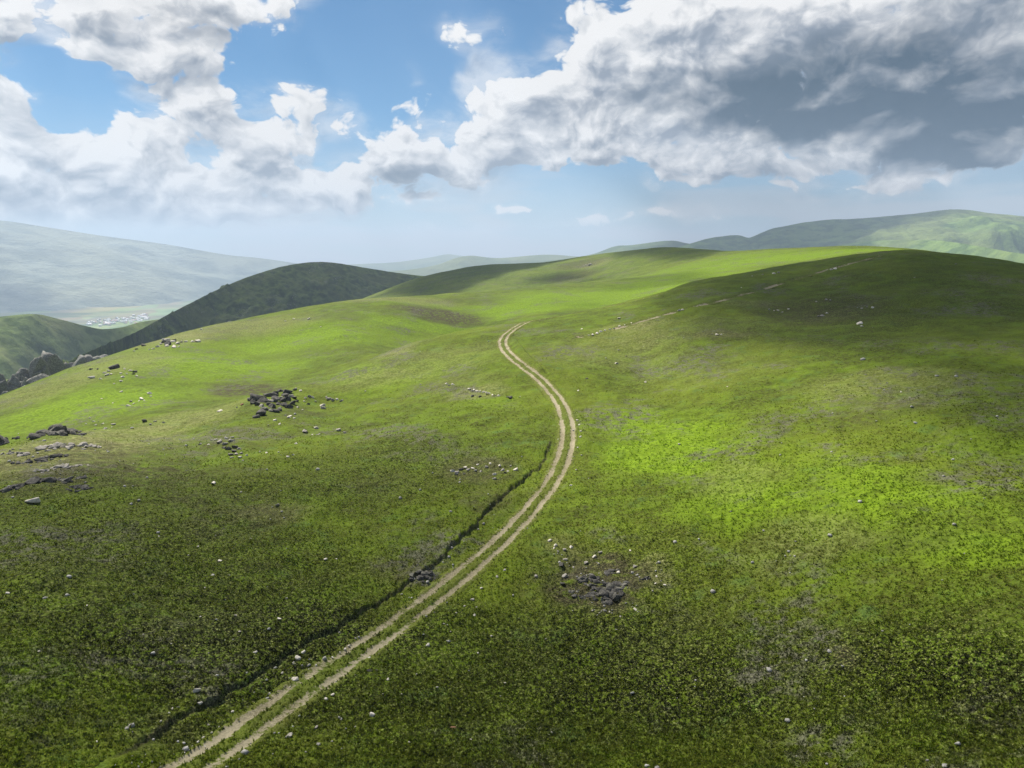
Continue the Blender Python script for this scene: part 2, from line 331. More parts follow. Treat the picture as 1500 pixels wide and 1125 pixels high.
# ------------------------------------------------------------------ full ground height
def ground_parts(x, y, spacing, detail=True):
    z = base(x, y); r = np.hypot(x, y)
    td, ts, ta = line_dist(x, y, TRACK, 9.0)
    dd, ds, da = line_dist(x, y, DITCH, 16.0)
    # cut bank left of the track: the turf stops at a broken lip and drops
    env = sstep(da, .0, .06)*(1-sstep(da, .965, 1.))*(.72+.28*sstep(fbm(x, y, 9, 3, 71), -.35, .4))
    edge = ds+fbm(x, y, 1.1, 3, 77)*.20
    hgt = .46*env*sstep(edge, -.13, .10)*(1-sstep(dd, 2.0, 15.0))*(dd < 16)
    dip = -.11*env*np.exp(-((edge+.35)/.35)**2)*(dd < 5)
    z = z+np.where(dd < 16, hgt+dip, 0)
    fd, fs, fa = line_dist(x, y, FPATH, 5.0)
    z = z+np.where(fd < 5, (.13+.25*fbm(x, y, 20, 2, 75))*sstep(fs, -.5, .4)*(1-sstep(fd, 1, 5))-.05*np.exp(-(fs/.9)**2), 0)
    bd, bs, ba = line_dist(x, y, BANK2, 3.0)
    z = z+np.where(bd < 3, .7*sstep(-bs, -.3, .3)*(1-sstep(bd, .6, 3.0))-.35*np.exp(-((bs-.3)/.4)**2), 0)
    flat = 1-sstep(td, 1.9, 3.4)            # the track is worn in
    if detail:
        lam = 38.; k = 0
        while lam > .2:
            a = .034*lam**.80 if lam > 6 else (.155 if lam < 1.3 else .12)*lam**.60
            fade = sstep(lam/np.maximum(spacing, 1e-3), 1.8, 3.6)
            m = np.nonzero((fade > 0) & (r < 4000))[0]
            if len(m):
                n = pnoise(x[m]/lam+31.7*k, y[m]/lam-12.9*k, 100+k)
                if lam < 3: n = .42-1.25*np.abs(n)+.35*n        # rounded tussocks with creases between
                z[m] += a*n*fade[m]*(1-flat[m]*(.9 if lam < 6 else .4))
            lam /= 1.87; k += 1
    z = z-.10*flat
    return z, td, ts, dd, ds, fd, fs, da
def px_spacing(r): return np.minimum((r*r+42*42)/(42*717.)*.8, .0055*r)+.02
def H(x, y):
    x = np.atleast_1d(np.asarray(x, float)); y = np.atleast_1d(np.asarray(y, float))
    return ground_parts(x, y, px_spacing(np.hypot(x, y)))[0]

# ------------------------------------------------------------------ meshes
def mesh_grid(name, X, Y, Z, closed=False):
    """quad sheet from 2-D coordinate arrays"""
    n, m = X.shape; me = bpy.data.meshes.new(name); me.vertices.add(n*m)
    me.vertices.foreach_set('co', np.stack([X, Y, Z], -1).astype(np.float32).ravel())
    i = np.arange(n-1)[:,None]; j = np.arange(m if closed else m-1)[None,:]; j2 = (j+1) % m
    q = np.stack([i*m+j, (i+1)*m+j, (i+1)*m+j2, i*m+j2], -1).reshape(-1, 4).astype(np.int32)
    me.loops.add(q.size); me.loops.foreach_set('vertex_index', q.ravel())
    me.polygons.add(len(q)); me.polygons.foreach_set('loop_start', np.arange(0, q.size, 4, dtype=np.int32))
    me.polygons.foreach_set('loop_total', np.full(len(q), 4, np.int32))
    me.polygons.foreach_set('use_smooth', np.ones(len(q), bool))
    me.update(calc_edges=True); return me
def attr(me, name, arr):
    a = me.attributes.new(name, 'FLOAT', 'POINT'); a.data.foreach_set('value', arr.astype(np.float32).ravel())
def link(name, me, mat, kind=None, label=None, cat=None, grp=None, parent=None):
    o = bpy.data.objects.new(name, me); COL.objects.link(o)
    if mat: me.materials.append(mat)
    if kind: o['kind'] = kind
    if label: o['label'] = label
    if cat: o['category'] = cat
    if grp: o['group'] = grp
    if parent: o.parent = parent
    return o
def new_mat(name):
    m = bpy.data.materials.new(name); m.use_nodes = True; b = NB(m.node_tree); b.n.clear()
    return m, b
def finish(b, col, rough=.95, spec=.1, nrm=None, extra=None):
    p = b.new('ShaderNodeBsdfPrincipled'); b.put(p.inputs['Base Color'], col if not isinstance(col, tuple) else col+(1,))
    p.inputs['Roughness'].default_value = rough; p.inputs['Specular IOR Level'].default_value = spec
    if nrm is not None: b.l.new(nrm, p.inputs['Normal'])
    o = b.new('ShaderNodeOutputMaterial'); b.l.new(p.outputs[0], o.inputs[0]); return p
def getattr_node(b, name):
    a = b.new('ShaderNodeAttribute', attribute_name=name); return a.outputs['Fac']
def bump(b, h, strength, dist):
    n = b.new('ShaderNodeBump'); n.inputs['Strength'].default_value = strength; n.inputs['Distance'].default_value = dist
    b.l.new(h, n.inputs['Height']); return n.outputs[0]

def grass_colour(b, pos, far=False):
    """mountain turf: mosaic of dark heathy cushions, fresh grass and straw"""
    big = b.noise(pos, .028, 5, .6); mid = b.noise(pos, .16, 4, .6); sm = b.noise(pos, 1.3, 4, .62); fine = b.noise(pos, 5.5, 3, .65)
    spots = b.voro(pos, 2.3, 1, .5, feature='F1')
    c = b.mix(b.ramp(sm, .36, .62), (.040, .047, .006), (.080, .116, .010))
    c = b.mix(b.m('MULTIPLY', b.ramp(mid, .42, .66), .75), c, (.102, .158, .009))
    c = b.mix(b.m('MULTIPLY', b.ramp(big, .40, .68), .45), c, (.128, .162, .012))
    c = b.mix(b.m('MULTIPLY', b.ramp(fine, .50, .72), .50), c, (.20, .21, .045))
    c = b.mix(b.m('MULTIPLY', b.ramp(fine, .48, .30), .5), c, (.018, .022, .004))  # paints dark creases between tussocks into the turf colour
    blu = b.noise(b.vm('ADD', pos, (91, 13, 0)), .22, 5, .6)
    c = b.mix(b.m('MULTIPLY', b.ramp(blu, .56, .72), .45), c, (.075, .14, .035))
    return c, sm, fine, mid
def growth(b, pos, c, sm, fine):
    lush_sun = getattr_node(b, 'lush_sun'); dry = getattr_node(b, 'dry'); br = getattr_node(b, 'brown'); dirt = getattr_node(b, 'dirt')
    pat = b.noise(pos, .55, 5, .62)
    c = b.mix(b.m('MULTIPLY', lush_sun, b.ramp(pat, .30, .6, .35, 1.)), c, b.mix(b.ramp(sm, .35, .65), (.092, .150, .006), (.155, .234, .012)))
    c = b.mix(b.m('MULTIPLY', dry, b.ramp(fine, .36, .62, .1, .95)), c, b.mix(b.ramp(sm, .4, .6), (.115, .12, .035), (.26, .245, .11)))
    c = b.mix(b.m('MULTIPLY', br, b.ramp(pat, .34, .56)), c, b.mix(b.ramp(fine, .38, .62), (.028, .026, .012), (.085, .072, .036)))
    c = b.mix(b.m('MULTIPLY', dirt, b.ramp(fine, .32, .5)), c, b.mix(b.ramp(sm, .4, .62), (.035, .027, .016), (.12, .095, .06)))
    he = getattr_node(b, 'heath_shade'); cush = b.noise(pos, 2.4, 3, .6)
    c = b.mix(b.m('MULTIPLY', he, b.ramp(cush, .58, .46, 0, .9)), c, b.mix(b.ramp(fine, .4, .6), (.007, .009, .003), (.034, .040, .008)))
    c = b.mix(b.m('MULTIPLY', he, b.ramp(fine, .56, .66, 0, .7)), c, (.29, .31, .10))  # pale tips, painted bright as sunlit flecks among the cushions
    st = b.m('MULTIPLY', b.ramp(b.noise(b.vm('ADD', pos, (7, 400, 0)), .045, 6, .62), .515, .63), b.ramp(b.noise(pos, .7, 4, .65), .42, .6))
    c = b.mix(b.m('MULTIPLY', st, .8), c, b.mix(b.ramp(fine, .36, .66), (.045, .045, .028), (.17, .16, .115)))
    return c
def mat_ground():
    m, b = new_mat('mountain_turf'); g = b.new('ShaderNodeNewGeometry'); pos = g.outputs['Position']
    c, sm, fine, mid = grass_colour(b, pos)
    c = growth(b, pos, c, sm, fine); wild = getattr_node(b, 'valley')
    # fields and steppe of the valley floor
    vp = b.noise(pos, .0021, 5, .55); vf = b.voro(b.vm('MULTIPLY', pos, (1, .45, 1)), .0042, 0, feature='F1', out='Color')
    vc = b.mix(b.ramp(vp, .38, .62), (.11, .15, .06), (.23, .25, .12)); vc = b.mix(.22, vc, vf, 'OVERLAY')
    c = b.mix(wild, c, vc)
    finish(b, c, .95, .06, bump(b, b.m('ADD', b.m('MULTIPLY', b.noise(pos, .42, 4, .6), 2.6), b.m('ADD', sm, b.m('MULTIPLY', fine, .5))), .75, .24))
    return m
def build_ground():
    az = np.r_[np.linspace(-math.pi, -1.25, 50, endpoint=False), np.linspace(-1.25, -.80, 200, endpoint=False), np.linspace(-.80, .80, 1420), np.linspace(.80, 1.25, 201)[1:], np.linspace(1.25, math.pi, 50)[1:-1]]
    rs = [1.5, 4, 7, 10, 12]+list(np.arange(13, 30, .22))
    r = 30.
    while r < 18500:
        rs.append(r); r += (min((r*r+42*42)/(42*717.)*.78, .0052*r) if r < 1500 else .02*r if r < 6000 else .06*r)
    rs = np.array(rs); Rr, A = np.meshgrid(rs, az, indexing='ij'); X = Rr*np.sin(A); Y = Rr*np.cos(A)
    x = X.ravel(); y = Y.ravel(); rr = Rr.ravel()
    aa = np.abs(A.ravel()); sp = px_spacing(rr)+np.where(aa > 1.25, .05*rr, np.where(aa > .8, .0015*rr, 0))
    z, td, ts, dd, ds, fd, fs, da = ground_parts(x, y, sp)
    z = z-.35*(1-sstep(td, .9, 1.9))*(rr < 420)*(td < 2)      # out of the way below the track's own sheet
    me = mesh_grid('ground', X, Y, z.reshape(X.shape)+CZ, closed=True)
    attr(me, 'heath_shade', patch_field(x, y, HEATH_SHADE, 290)); attr(me, 'brown', patch_field(x, y, BROWN, 200)); attr(me, 'dry', patch_field(x, y, DRY, 230)); attr(me, 'lush_sun', patch_field(x, y, LUSH_SUN, 260))
    scar = np.where(dd < 3, sstep(ds, -.30, -.10)*(1-sstep(ds, -.02, .08)), 0)*sstep(da, 0, .03)*(1-sstep(da, .96, .99))*.8
    scar = np.maximum(scar, np.where(fd < 3, .6*np.exp(-(fs/.7)**2)*sstep(fbm(x, y, 8, 2, 4), -.1, .3), 0))
    attr(me, 'dirt', scar)
    attr(me, 'valley', sstep(rr, 1500, 2400))
    print('ground verts', len(x))
    return link('ground', me, mat_ground(), 'structure')
ground = build_ground()

# ------------------------------------------------------------------ dirt track, its own sheet laid in the turf
def mat_track():
    m, b = new_mat('track_dirt'); g = b.new('ShaderNodeNewGeometry'); pos = g.outputs['Position']
    c, sm, fine, mid = grass_colour(b, pos)
    rut = getattr_node(b, 'rut'); verge = getattr_node(b, 'verge')
    c = b.mix(.35, c, b.mix(b.ramp(fine, .4, .6), (.012, .016, .004), (.06, .072, .012)))
    c = b.mix(b.m('MULTIPLY', verge, .40), c, b.mix(b.ramp(fine, .35, .65), (.12, .13, .022), (.23, .23, .07)))
    n2 = b.noise(pos, 2.6, 5, .68)
    peb = b.voro(pos, 9, 0, feature='F1')
    d = b.mix(b.ramp(fine, .32, .68), (.125, .108, .060), (.285, .248, .155))
    d = b.mix(b.m('MULTIPLY', b.ramp(mid, .4, .65), .5), d, (.37, .325, .22))
    d = b.mix(b.ramp(peb, .16, .08, 0, .55), d, (.52, .48, .40))
    n3 = b.noise(pos, .45, 4, .6)
    f = b.m('ADD', rut, b.m('MULTIPLY', b.m('SUBTRACT', n2, .5), 2.2)); f = b.ramp(b.m('ADD', f, b.m('MULTIPLY', b.m('SUBTRACT', n3, .5), 1.4)), .34, .74)
    c = b.mix(f, c, d)
    finish(b, c, .95, .06, bump(b, b.m('ADD', sm, fine), .5, .08)); return m
def ribbon(name, line, half, n, depth, mat, rut_at, rut_w, label=None, wear=None):
    tang = np.gradient(line, axis=0); tang /= np.linalg.norm(tang, axis=1)[:,None]; nor = np.c_[-tang[:,1], tang[:,0]]
    s = np.linspace(-half, half, n); L = len(line)
    X = line[:,0][:,None]+nor[:,0][:,None]*s; Y = line[:,1][:,None]+nor[:,1][:,None]*s
    x = X.ravel(); y = Y.ravel(); S = np.tile(s, L); al = np.repeat(np.arange(L)/L, n)
    wob = fbm(x, y, 6, 3, 300)*.2+fbm(x, y, .9, 2, 305)*.10
    rut = np.zeros(x.shape)
    for a in rut_at: rut = np.maximum(rut, np.exp(-np.abs((S-a+wob)/rut_w)**3))
    z, td, ts, *_ = ground_parts(x, y, np.full(x.shape, 9.)+0*x, detail=True)
    lum = fbm(x, y, .8, 3, 310)*.14+fbm(x, y, .3, 2, 320)*.09
    edge = sstep(np.abs(S), half-.9, half)
    z = z+.10+.05-depth*rut+lum*(1-.85*rut)-edge*.24
    me = mesh_grid(name, X, Y, z.reshape(X.shape)+CZ)
    if wear is not None: rut = rut*wear(al, x, y)
    attr(me, 'rut', rut); attr(me, 'verge', np.exp(-(np.abs(np.abs(S)-1.7)/.55)**2)*.9+.5*np.exp(-(S/.6)**2))
    return link(name, me, mat, 'structure')
MT = mat_track()
ribbon('dirt_track', TRACK, 2.5, 46, .13, MT, (-1.02, 1.02), .50, wear=lambda al, x, y: np.clip(.80+.2*sstep(al, .1, .5)+fbm(x, y, 7, 3, 330)*.35, 0, 1.2))
ribbon('footpath', FPATH, 2.2, 26, .03, MT, (-.6,), 1.05, wear=lambda al, x, y: np.clip(.66+fbm(x, y, 16, 3, 340)*.9+.4*(al < .3), 0, 1))

# ------------------------------------------------------------------ hills and mountains farther off
def mat_hill(name, dark, light, rock, rock_amt, sc1=.02, seed=0, straw=(.20,.21,.09)):
    m, b = new_mat(name); g = b.new('ShaderNodeNewGeometry'); pos = b.vm('ADD', g.outputs['Position'], (seed, seed*2, 0))
    big = b.noise(pos, sc1*.35, 5, .55); mid = b.noise(pos, sc1*2, 5, .6); fi = b.noise(pos, sc1*11, 5, .65)
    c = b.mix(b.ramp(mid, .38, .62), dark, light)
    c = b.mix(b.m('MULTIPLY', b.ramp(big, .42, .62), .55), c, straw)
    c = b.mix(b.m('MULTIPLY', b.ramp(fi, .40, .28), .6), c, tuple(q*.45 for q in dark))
    if rock_amt:
        st = getattr_node(b, 'rocky')
        c = b.mix(b.ramp(b.m('ADD', b.m('MULTIPLY', st, rock_amt), b.m('SUBTRACT', fi, .5)), .38, .56), c, b.mix(b.ramp(fi, .45, .62), tuple(q*.55 for q in rock), rock))
    finish(b, c, .97, .04, bump(b, b.m('ADD', mid, b.m('MULTIPLY', fi, .7)), .6, .12/sc1)); return m
def ridge(name, crest, reach_f, reach_b, slope, rough, nx, ny, mat, seed, gully=0., pw=1.25, rocky=None, lean=(0, -1), jag=0.):
    """a hill from its crest line [(u, v, r)]: falls away to both sides with spurs and gullies"""
    pts = []
    for (u, v, r) in crest:
        dx, dy, dz = pix_dir(u, v); h = math.hypot(dx, dy); pts.append((dx/h*r, dy/h*r, dz/h*r))
    pts = np.array(pts); c = dense(pts, np.linalg.norm(pts[-1]-pts[0])/nx/2)
    s = np.r_[0, np.cumsum(np.linalg.norm(np.diff(c[:,:2], axis=0), axis=1))]; q = np.linspace(0, s[-1], nx)
    c = np.stack([np.interp(q, s, c[:,k]) for k in range(3)], 1)
    d = -c[:,:2]/np.linalg.norm(c[:,:2], axis=1)[:,None]        # down towards the viewer's valley
    if lean: d = .55*d+.45*np.array(lean)/np.linalg.norm(lean); d /= np.linalg.norm(d, axis=1)[:,None]
    t = np.r_[-np.linspace(1, 0, max(6, ny//4), endpoint=False)**1.6*reach_b, np.linspace(0, 1, ny)**1.4*reach_f]
    X = c[:,0][:,None]+d[:,0][:,None]*t; Y = c[:,1][:,None]+d[:,1][:,None]*t
    x = X.ravel(); y = Y.ravel(); T = np.abs(np.tile(t, nx)); tn = T/reach_f
    drop = slope*reach_f*np.where(tn < 1, tn**pw, tn)
    env = sstep(T, 0, reach_f*.16)*np.where(np.tile(t, nx) < 0, .12, 1.)
    sc = reach_f*.42
    n = fbm(x, y, sc, 6, seed)*rough+.22*rough*np.where(True, -np.abs(fbm(x, y, sc*.35, 4, seed+30)), 0)
    gl = -gully*np.abs(fbm(x+fbm(x, y, sc, 2, seed+5)*sc*.3, y*.25, sc*.8, 4, seed+60))
    small = fbm(x, y, sc*.12, 4, seed+90)*rough*.09+jag*(np.maximum(fbm(x, y, 42, 4, seed+95), -.1)**2*2+.25*fbm(x, y, 14, 3, seed+96))*sstep(-np.arctan2(x, y), .33, .37)
    z = np.repeat(c[:,2], len(t))-drop+(n+gl)*np.minimum(env, drop/(1.9*rough))+small*sstep(T, -reach_f*.01, reach_f*.03)
    me = mesh_grid(name, X, Y, z.reshape(X.shape)+CZ)
    if rocky: attr(me, 'rocky', np.clip(rocky(x, y, tn)+.5*fbm(x, y, sc*.3, 3, seed+7), 0, 1))
    return link(name, me, mat, 'structure')
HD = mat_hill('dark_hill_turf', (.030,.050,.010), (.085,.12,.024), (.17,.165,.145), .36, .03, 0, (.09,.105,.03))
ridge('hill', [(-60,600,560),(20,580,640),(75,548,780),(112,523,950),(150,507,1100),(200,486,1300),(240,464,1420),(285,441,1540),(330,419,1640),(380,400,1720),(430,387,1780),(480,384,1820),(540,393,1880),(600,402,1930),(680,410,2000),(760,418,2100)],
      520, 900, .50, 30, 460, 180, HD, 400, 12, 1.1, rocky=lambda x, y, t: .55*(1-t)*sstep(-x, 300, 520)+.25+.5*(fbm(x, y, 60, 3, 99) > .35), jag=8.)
HG = mat_hill('green_hill_turf', (.06,.095,.02), (.12,.165,.045), (.2,.19,.16), .35, .02, 300)
ridge('hill', [(-140,480,1700),(-60,470,1750),(0,464,1800),(50,460,1840),(85,467,1880),(120,476,1920),(150,482,1960),(180,479,2000),(215,470,2050),(280,466,2120),(360,480,2200)],
      900, 900, .42, 34, 300, 150, HG, 430, 10, 1.1, rocky=lambda x, y, t: .25+0*x)
HF = mat_hill('mountain_pasture', (.075,.125,.035), (.16,.235,.06), (.22,.20,.16), .0, .0045, 900, (.19,.21,.08))
ridge('mountain', [(960,372,5940),(1010,357,5940),(1045,348,6030),(1080,344.5,6120),(1098,348,6120),(1118,340,6210),(1140,333,6300),(1200,323,6480),(1260,320,6660),(1330,314,6840),(1400,306.5,7020),(1450,312,7110),(1500,317,7200),(1600,330,7380),(1750,350,7560)],
      3400, 3000, .30, 170, 360, 130, HF, 460, 105, 1.15, rocky=lambda x, y, t: 0*x)
ridge('mountain', [(1180,372,5400),(1240,357,5220),(1300,352,5040),(1370,352,4860),(1430,360,4500),(1500,372,4140),(1600,380,3960),(1750,390,3780)],
      1600, 1600, .30, 54, 200, 70, HF, 480, 28, 1.1, rocky=lambda x, y, t: 0*x)
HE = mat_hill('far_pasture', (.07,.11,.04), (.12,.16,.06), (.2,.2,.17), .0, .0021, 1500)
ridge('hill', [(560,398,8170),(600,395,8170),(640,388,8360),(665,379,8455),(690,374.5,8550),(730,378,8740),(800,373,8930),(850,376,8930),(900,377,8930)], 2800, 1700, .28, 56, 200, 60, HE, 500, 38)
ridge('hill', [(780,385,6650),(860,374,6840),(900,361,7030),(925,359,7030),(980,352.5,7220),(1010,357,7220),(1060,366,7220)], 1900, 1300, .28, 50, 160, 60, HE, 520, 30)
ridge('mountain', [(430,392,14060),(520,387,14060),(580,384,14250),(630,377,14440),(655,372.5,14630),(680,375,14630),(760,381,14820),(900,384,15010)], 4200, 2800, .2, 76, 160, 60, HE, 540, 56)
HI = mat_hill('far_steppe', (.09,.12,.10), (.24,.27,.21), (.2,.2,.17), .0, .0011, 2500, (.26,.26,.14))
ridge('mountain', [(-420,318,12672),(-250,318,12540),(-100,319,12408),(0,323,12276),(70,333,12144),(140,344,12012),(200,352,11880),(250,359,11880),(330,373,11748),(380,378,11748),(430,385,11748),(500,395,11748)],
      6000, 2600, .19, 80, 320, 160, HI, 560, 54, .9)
# ------------------------------------------------------------------ the clouds overhead that shade parts of the hills
def on_ray(u, v, r):
    dx, dy, dz = pix_dir(u, v); h = math.hypot(dx, dy); return np.array([dx/h*r, dy/h*r])
def outline(rows): return np.array([P(*q) if len(q) == 2 else on_ray(*q) for q in rows])
SHADE = [   # ground outline, edge softness m, optical depth, altitude above the viewer, cell
 ('right hill', [(915,447),(965,472),(1040,497),(1130,508),(1230,528),(1310,525),(1390,570),(1450,640),(1520,720),(1700,800),(1700,450,520),(1500,395,430),(1330,372,430),(1160,392,425),(1000,424,395),(930,446,335)], 28, 2.3, 1300, 5),
 ('right hill core', [(1180,405),(1280,450),(1360,480),(1430,500),(1500,520),(1680,560),(1750,440,520),(1500,395,430),(1330,372,425)], 45, 1.7, 1330, 6),
 ('right flank', [(965,470),(1080,525),(1200,555),(1310,585),(1390,650),(1440,730),(1510,830),(1750,950),(1800,560),(1500,520),(1250,480),(1100,470)], 22, .75, 1300, 5),
 ('front', [(-260,720),(-60,690),(60,700),(180,690),(300,660),(420,630),(560,615),(660,612),(745,622),(800,650),(825,690),(845,735),(930,765),(1040,790),(1120,850),(1230,870),(1390,900),(1520,950),(1700,1000),(3600,1300,120),(3600,2600,90),(750,3200,12),(-2000,2600,90),(-2000,1300,130)], 26, .62, 1300, 4),
 ('crest of the far slope', [(805,446),(880,432),(960,420),(1040,408),(1030,398),(960,404),(880,416),(800,426)], 30, .5, 1300, 6),
 ('gully', [(640,492),(700,480),(790,466),(870,452),(900,440),(800,470,430),(690,484,380)], 9, 1.6, 1300, 4),
 ('beyond hill west', [(520,440,1150),(600,436,1000),(690,415,1080),(745,403,1150),(820,396,1200),(880,384,1200),(900,371,1330),(800,384,1480),(700,388,1530),(600,411,1500)], 60, 2.4, 1300, 12),
 ('beyond hill hollow', [(770,415),(800,397),(850,394),(890,404),(880,412),(820,416)], 40, 1.1, 1300, 10),
 ('beyond hill top', [(890,380),(930,382),(1000,384),(1060,374),(1060,364,1150),(970,362,1330),(890,371,1330)], 40, 1.7, 1300, 10),
 ('dark hill', [(95,530,900),(180,520,980),(300,480,1050),(420,440,1100),(560,425,1300),(640,420,1750),(640,400,2300),(480,380,2200),(380,395,2000),(280,440,1750),(190,486,1420),(120,520,1060)], 60, 1.5, 1300, 16),
 ('green hill lee', [(88,475,1650),(140,490,1650),(190,490,1750),(175,478,2050),(120,474,2050)], 60, 1.6, 1300, 16),
 ('east mountain', [(940,375,4200),(1100,375,4200),(1235,356,4400),(1290,346,4900),(1350,332,5600),(1400,318,6300),(1520,318,7200),(1480,300,9400),(1200,310,9400),(1000,340,8600)], 260, 2.2, 4500, 90),
 ('west slope', [(-80,455,7000),(70,452,7000),(130,430,8000),(60,415,9300),(-150,410,10000)], 300, 1.0, 4600, 150),
]
def build_clouds():
    vs, fs, off = [], [], 0
    for i, (nm, rows, soft, tau, alt, cell) in enumerate(SHADE):
        pl = outline(rows); lo = pl.min(0)-soft; hi = pl.max(0)+soft
        gx = np.arange(lo[0], hi[0], cell); gy = np.arange(lo[1], hi[1], cell); X, Y = np.meshgrid(gx, gy, indexing='ij'); x = X.ravel(); y = Y.ravel()
        d = np.full(x.shape, 1e9); ins = np.zeros(x.shape, bool)
        for k in range(len(pl)):
            a = pl[k]; e = pl[(k+1) % len(pl)]; v = e-a
            t = np.clip(((x-a[0])*v[0]+(y-a[1])*v[1])/(v@v+1e-9), 0, 1); d = np.minimum(d, np.hypot(x-a[0]-t*v[0], y-a[1]-t*v[1]))
            c = (a[1] > y) != (e[1] > y); den = v[1] if abs(v[1]) > 1e-9 else 1e-9
            ins ^= c & (x < v[0]*(y-a[1])/den+a[0])
        d = np.where(ins, d, -d)+fbm(x, y, soft*3.2, 4, 600+i)*soft*.85
        full = tau*math.sin(SUN_EL)/.02                       # slab thickness that dims the sun by tau
        T = full*sstep(d, -.35*soft, 1.1*soft)*np.clip(1+.4*fbm(x, y, soft*2.3, 4, 640+i), .6, 1.5)
        # the air mass that shades this ground drifts up-sun of it
        zg = base(pl[:,0], pl[:,1]).mean() if np.hypot(pl[:,0], pl[:,1]).max() < 2400 else -120.
        k = (alt-zg)/SD.z; X2 = X+SD.x*k; Y2 = Y+SD.y*k
        T = T.reshape(X.shape); keep = T > .01; T = np.where(keep, T, 0)
        n, m = X.shape; top = np.stack([X2, Y2, alt+CZ+T*.62+fbm(x, y, soft, 3, 680).reshape(X.shape)*T*.15], -1).reshape(-1, 3)
        bot = np.stack([X2, Y2, alt+CZ-T*.38], -1).reshape(-1, 3)
        a = np.arange(n-1)[:,None]*m+np.arange(m-1)[None,:]; q = np.stack([a, a+m, a+m+1, a+1], -1).reshape(-1, 4)
        q = q[(T.ravel()[q] > 0).any(1)]
        vs += [top, bot]; fs += [q+off, q[:,::-1]+off+n*m]; off += 2*n*m
    V = np.concatenate(vs); Q = np.concatenate(fs).astype(np.int32); used = np.unique(Q); re = np.zeros(len(V), np.int32); re[used] = np.arange(len(used))
    me = raw_mesh('overhead_clouds', V[used], re[Q], 4, False)
    m, b = new_mat('cloud_vapour'); pv = b.new('ShaderNodeVolumePrincipled')
    pv.inputs['Color'].default_value = (.9, .92, .95, 1); pv.inputs['Density'].default_value = .02; pv.inputs['Anisotropy'].default_value = .4
    o = b.new('ShaderNodeOutputMaterial'); b.l.new(pv.outputs[0], o.inputs['Volume'])
    link('overhead_clouds', me, m, 'stuff')
def raw_mesh(name, V, Fc, k, smooth=False):
    me = bpy.data.meshes.new(name); me.vertices.add(len(V)); me.vertices.foreach_set('co', np.asarray(V, np.float32).ravel())
    Fc = np.asarray(Fc, np.int32); me.loops.add(Fc.size); me.loops.foreach_set('vertex_index', Fc.ravel())
    me.polygons.add(len(Fc)); me.polygons.foreach_set('loop_start', np.arange(0, Fc.size, k, dtype=np.int32)); me.polygons.foreach_set('loop_total', np.full(len(Fc), k, np.int32))
    if smooth: me.polygons.foreach_set('use_smooth', np.ones(len(Fc), bool))
    me.update(calc_edges=True); return me
build_clouds()

# ------------------------------------------------------------------ low leafy tussocks standing in the turf
rng = np.random.default_rng(7)
def build_tussocks(n=400000, blades=7):
    az = np.where(rng.random(n) < .8, rng.uniform(-.80, .80, n), rng.choice((-1, 1), n)*rng.uniform(.80, 1.25, n)); r = 32/(1-rng.uniform(0, 1, n)*(1-32/210.)); x = r*np.sin(az); y = r*np.cos(az)
    td = line_dist(x, y, TRACK, 4.)[0]
    dd, ds, _ = line_dist(x, y, DITCH, 2.); gap = (dd < 2) & (ds > -.55) & (ds < .14)
    dens = .55*fbm(x, y, 9, 4, 700)+.25*fbm(x, y, 2.2, 2, 710)
    bare = patch_field(x, y, BROWN, 200)+patch_field(x, y, DRY, 230)*.5
    k = ~gap & ((td > 1.75) | ((np.abs(td-1.02) > .42) & (r < 170) & (rng.random(n) < .6))) & (dens+rng.uniform(-.6, .6, n) > -.35+.7*bare+.9*sstep(r, 90, 210)); x = x[k]; y = y[k]; r = r[k]; n = len(x)
    z = H(x, y)+CZ+.06*(line_dist(x, y, TRACK, 4.)[0] < 1.7)
    size = (.09+.09*rng.random(n)**2)*(1+.003*(r-50)); V = np.zeros((n, blades, 3, 3))
    ph = rng.uniform(0, 2*math.pi, (n, blades)); L = size[:,None]*rng.uniform(.6, 1.25, (n, blades)); up = rng.uniform(.45, 1.45, (n, blades))
    ca, sa = np.cos(ph), np.sin(ph); wd = L*rng.uniform(.28, .5, (n, blades)); hz = L*rng.uniform(.3, 1.1, (n, blades))
    bx = x[:,None]+ca*L*.15; by = y[:,None]+sa*L*.15
    V[:,:,0] = np.stack([bx-sa*wd, by+ca*wd, z[:,None]-.04+0*L], -1); V[:,:,1] = np.stack([bx+sa*wd, by-ca*wd, z[:,None]-.04+0*L], -1)
    V[:,:,2] = np.stack([bx+ca*hz, by+sa*hz, z[:,None]+L*up], -1)
    me = raw_mesh('tussocks', V.reshape(-1, 3), np.arange(n*blades*3).reshape(-1, 3), 3)
    for nm, rows, sd in (('lush_sun', LUSH_SUN, 260), ('dry', DRY, 230), ('brown', BROWN, 200), ('heath_shade', HEATH_SHADE, 290)): attr(me, nm, np.repeat(patch_field(x, y, rows, sd), blades*3))
    m, b = new_mat('tussock_leaves'); g = b.new('ShaderNodeNewGeometry'); c, sm, fine, mid = grass_colour(b, g.outputs['Position'])
    li = b.noise(g.outputs['Position'], 3.1, 2, .5)
    c = b.mix(b.ramp(li, .40, .66), c, (.24, .25, .05))
    c = growth(b, g.outputs['Position'], c, sm, fine)
    d = b.new('ShaderNodeBsdfDiffuse'); t = b.new('ShaderNodeBsdfTranslucent'); b.l.new(c, d.inputs[0]); b.l.new(b.mix(1., c, (1.0, 1.15, .7), 'MULTIPLY'), t.inputs[0])
    ms = b.new('ShaderNodeMixShader'); ms.inputs[0].default_value = .62; b.l.new(d.outputs[0], ms.inputs[1]); b.l.new(t.outputs[0], ms.inputs[2])
    o = b.new('ShaderNodeOutputMaterial'); b.l.new(ms.outputs[0], o.inputs[0]); print('tussocks', n)
    link('grass_tussocks', me, m, 'stuff')
build_tussocks()

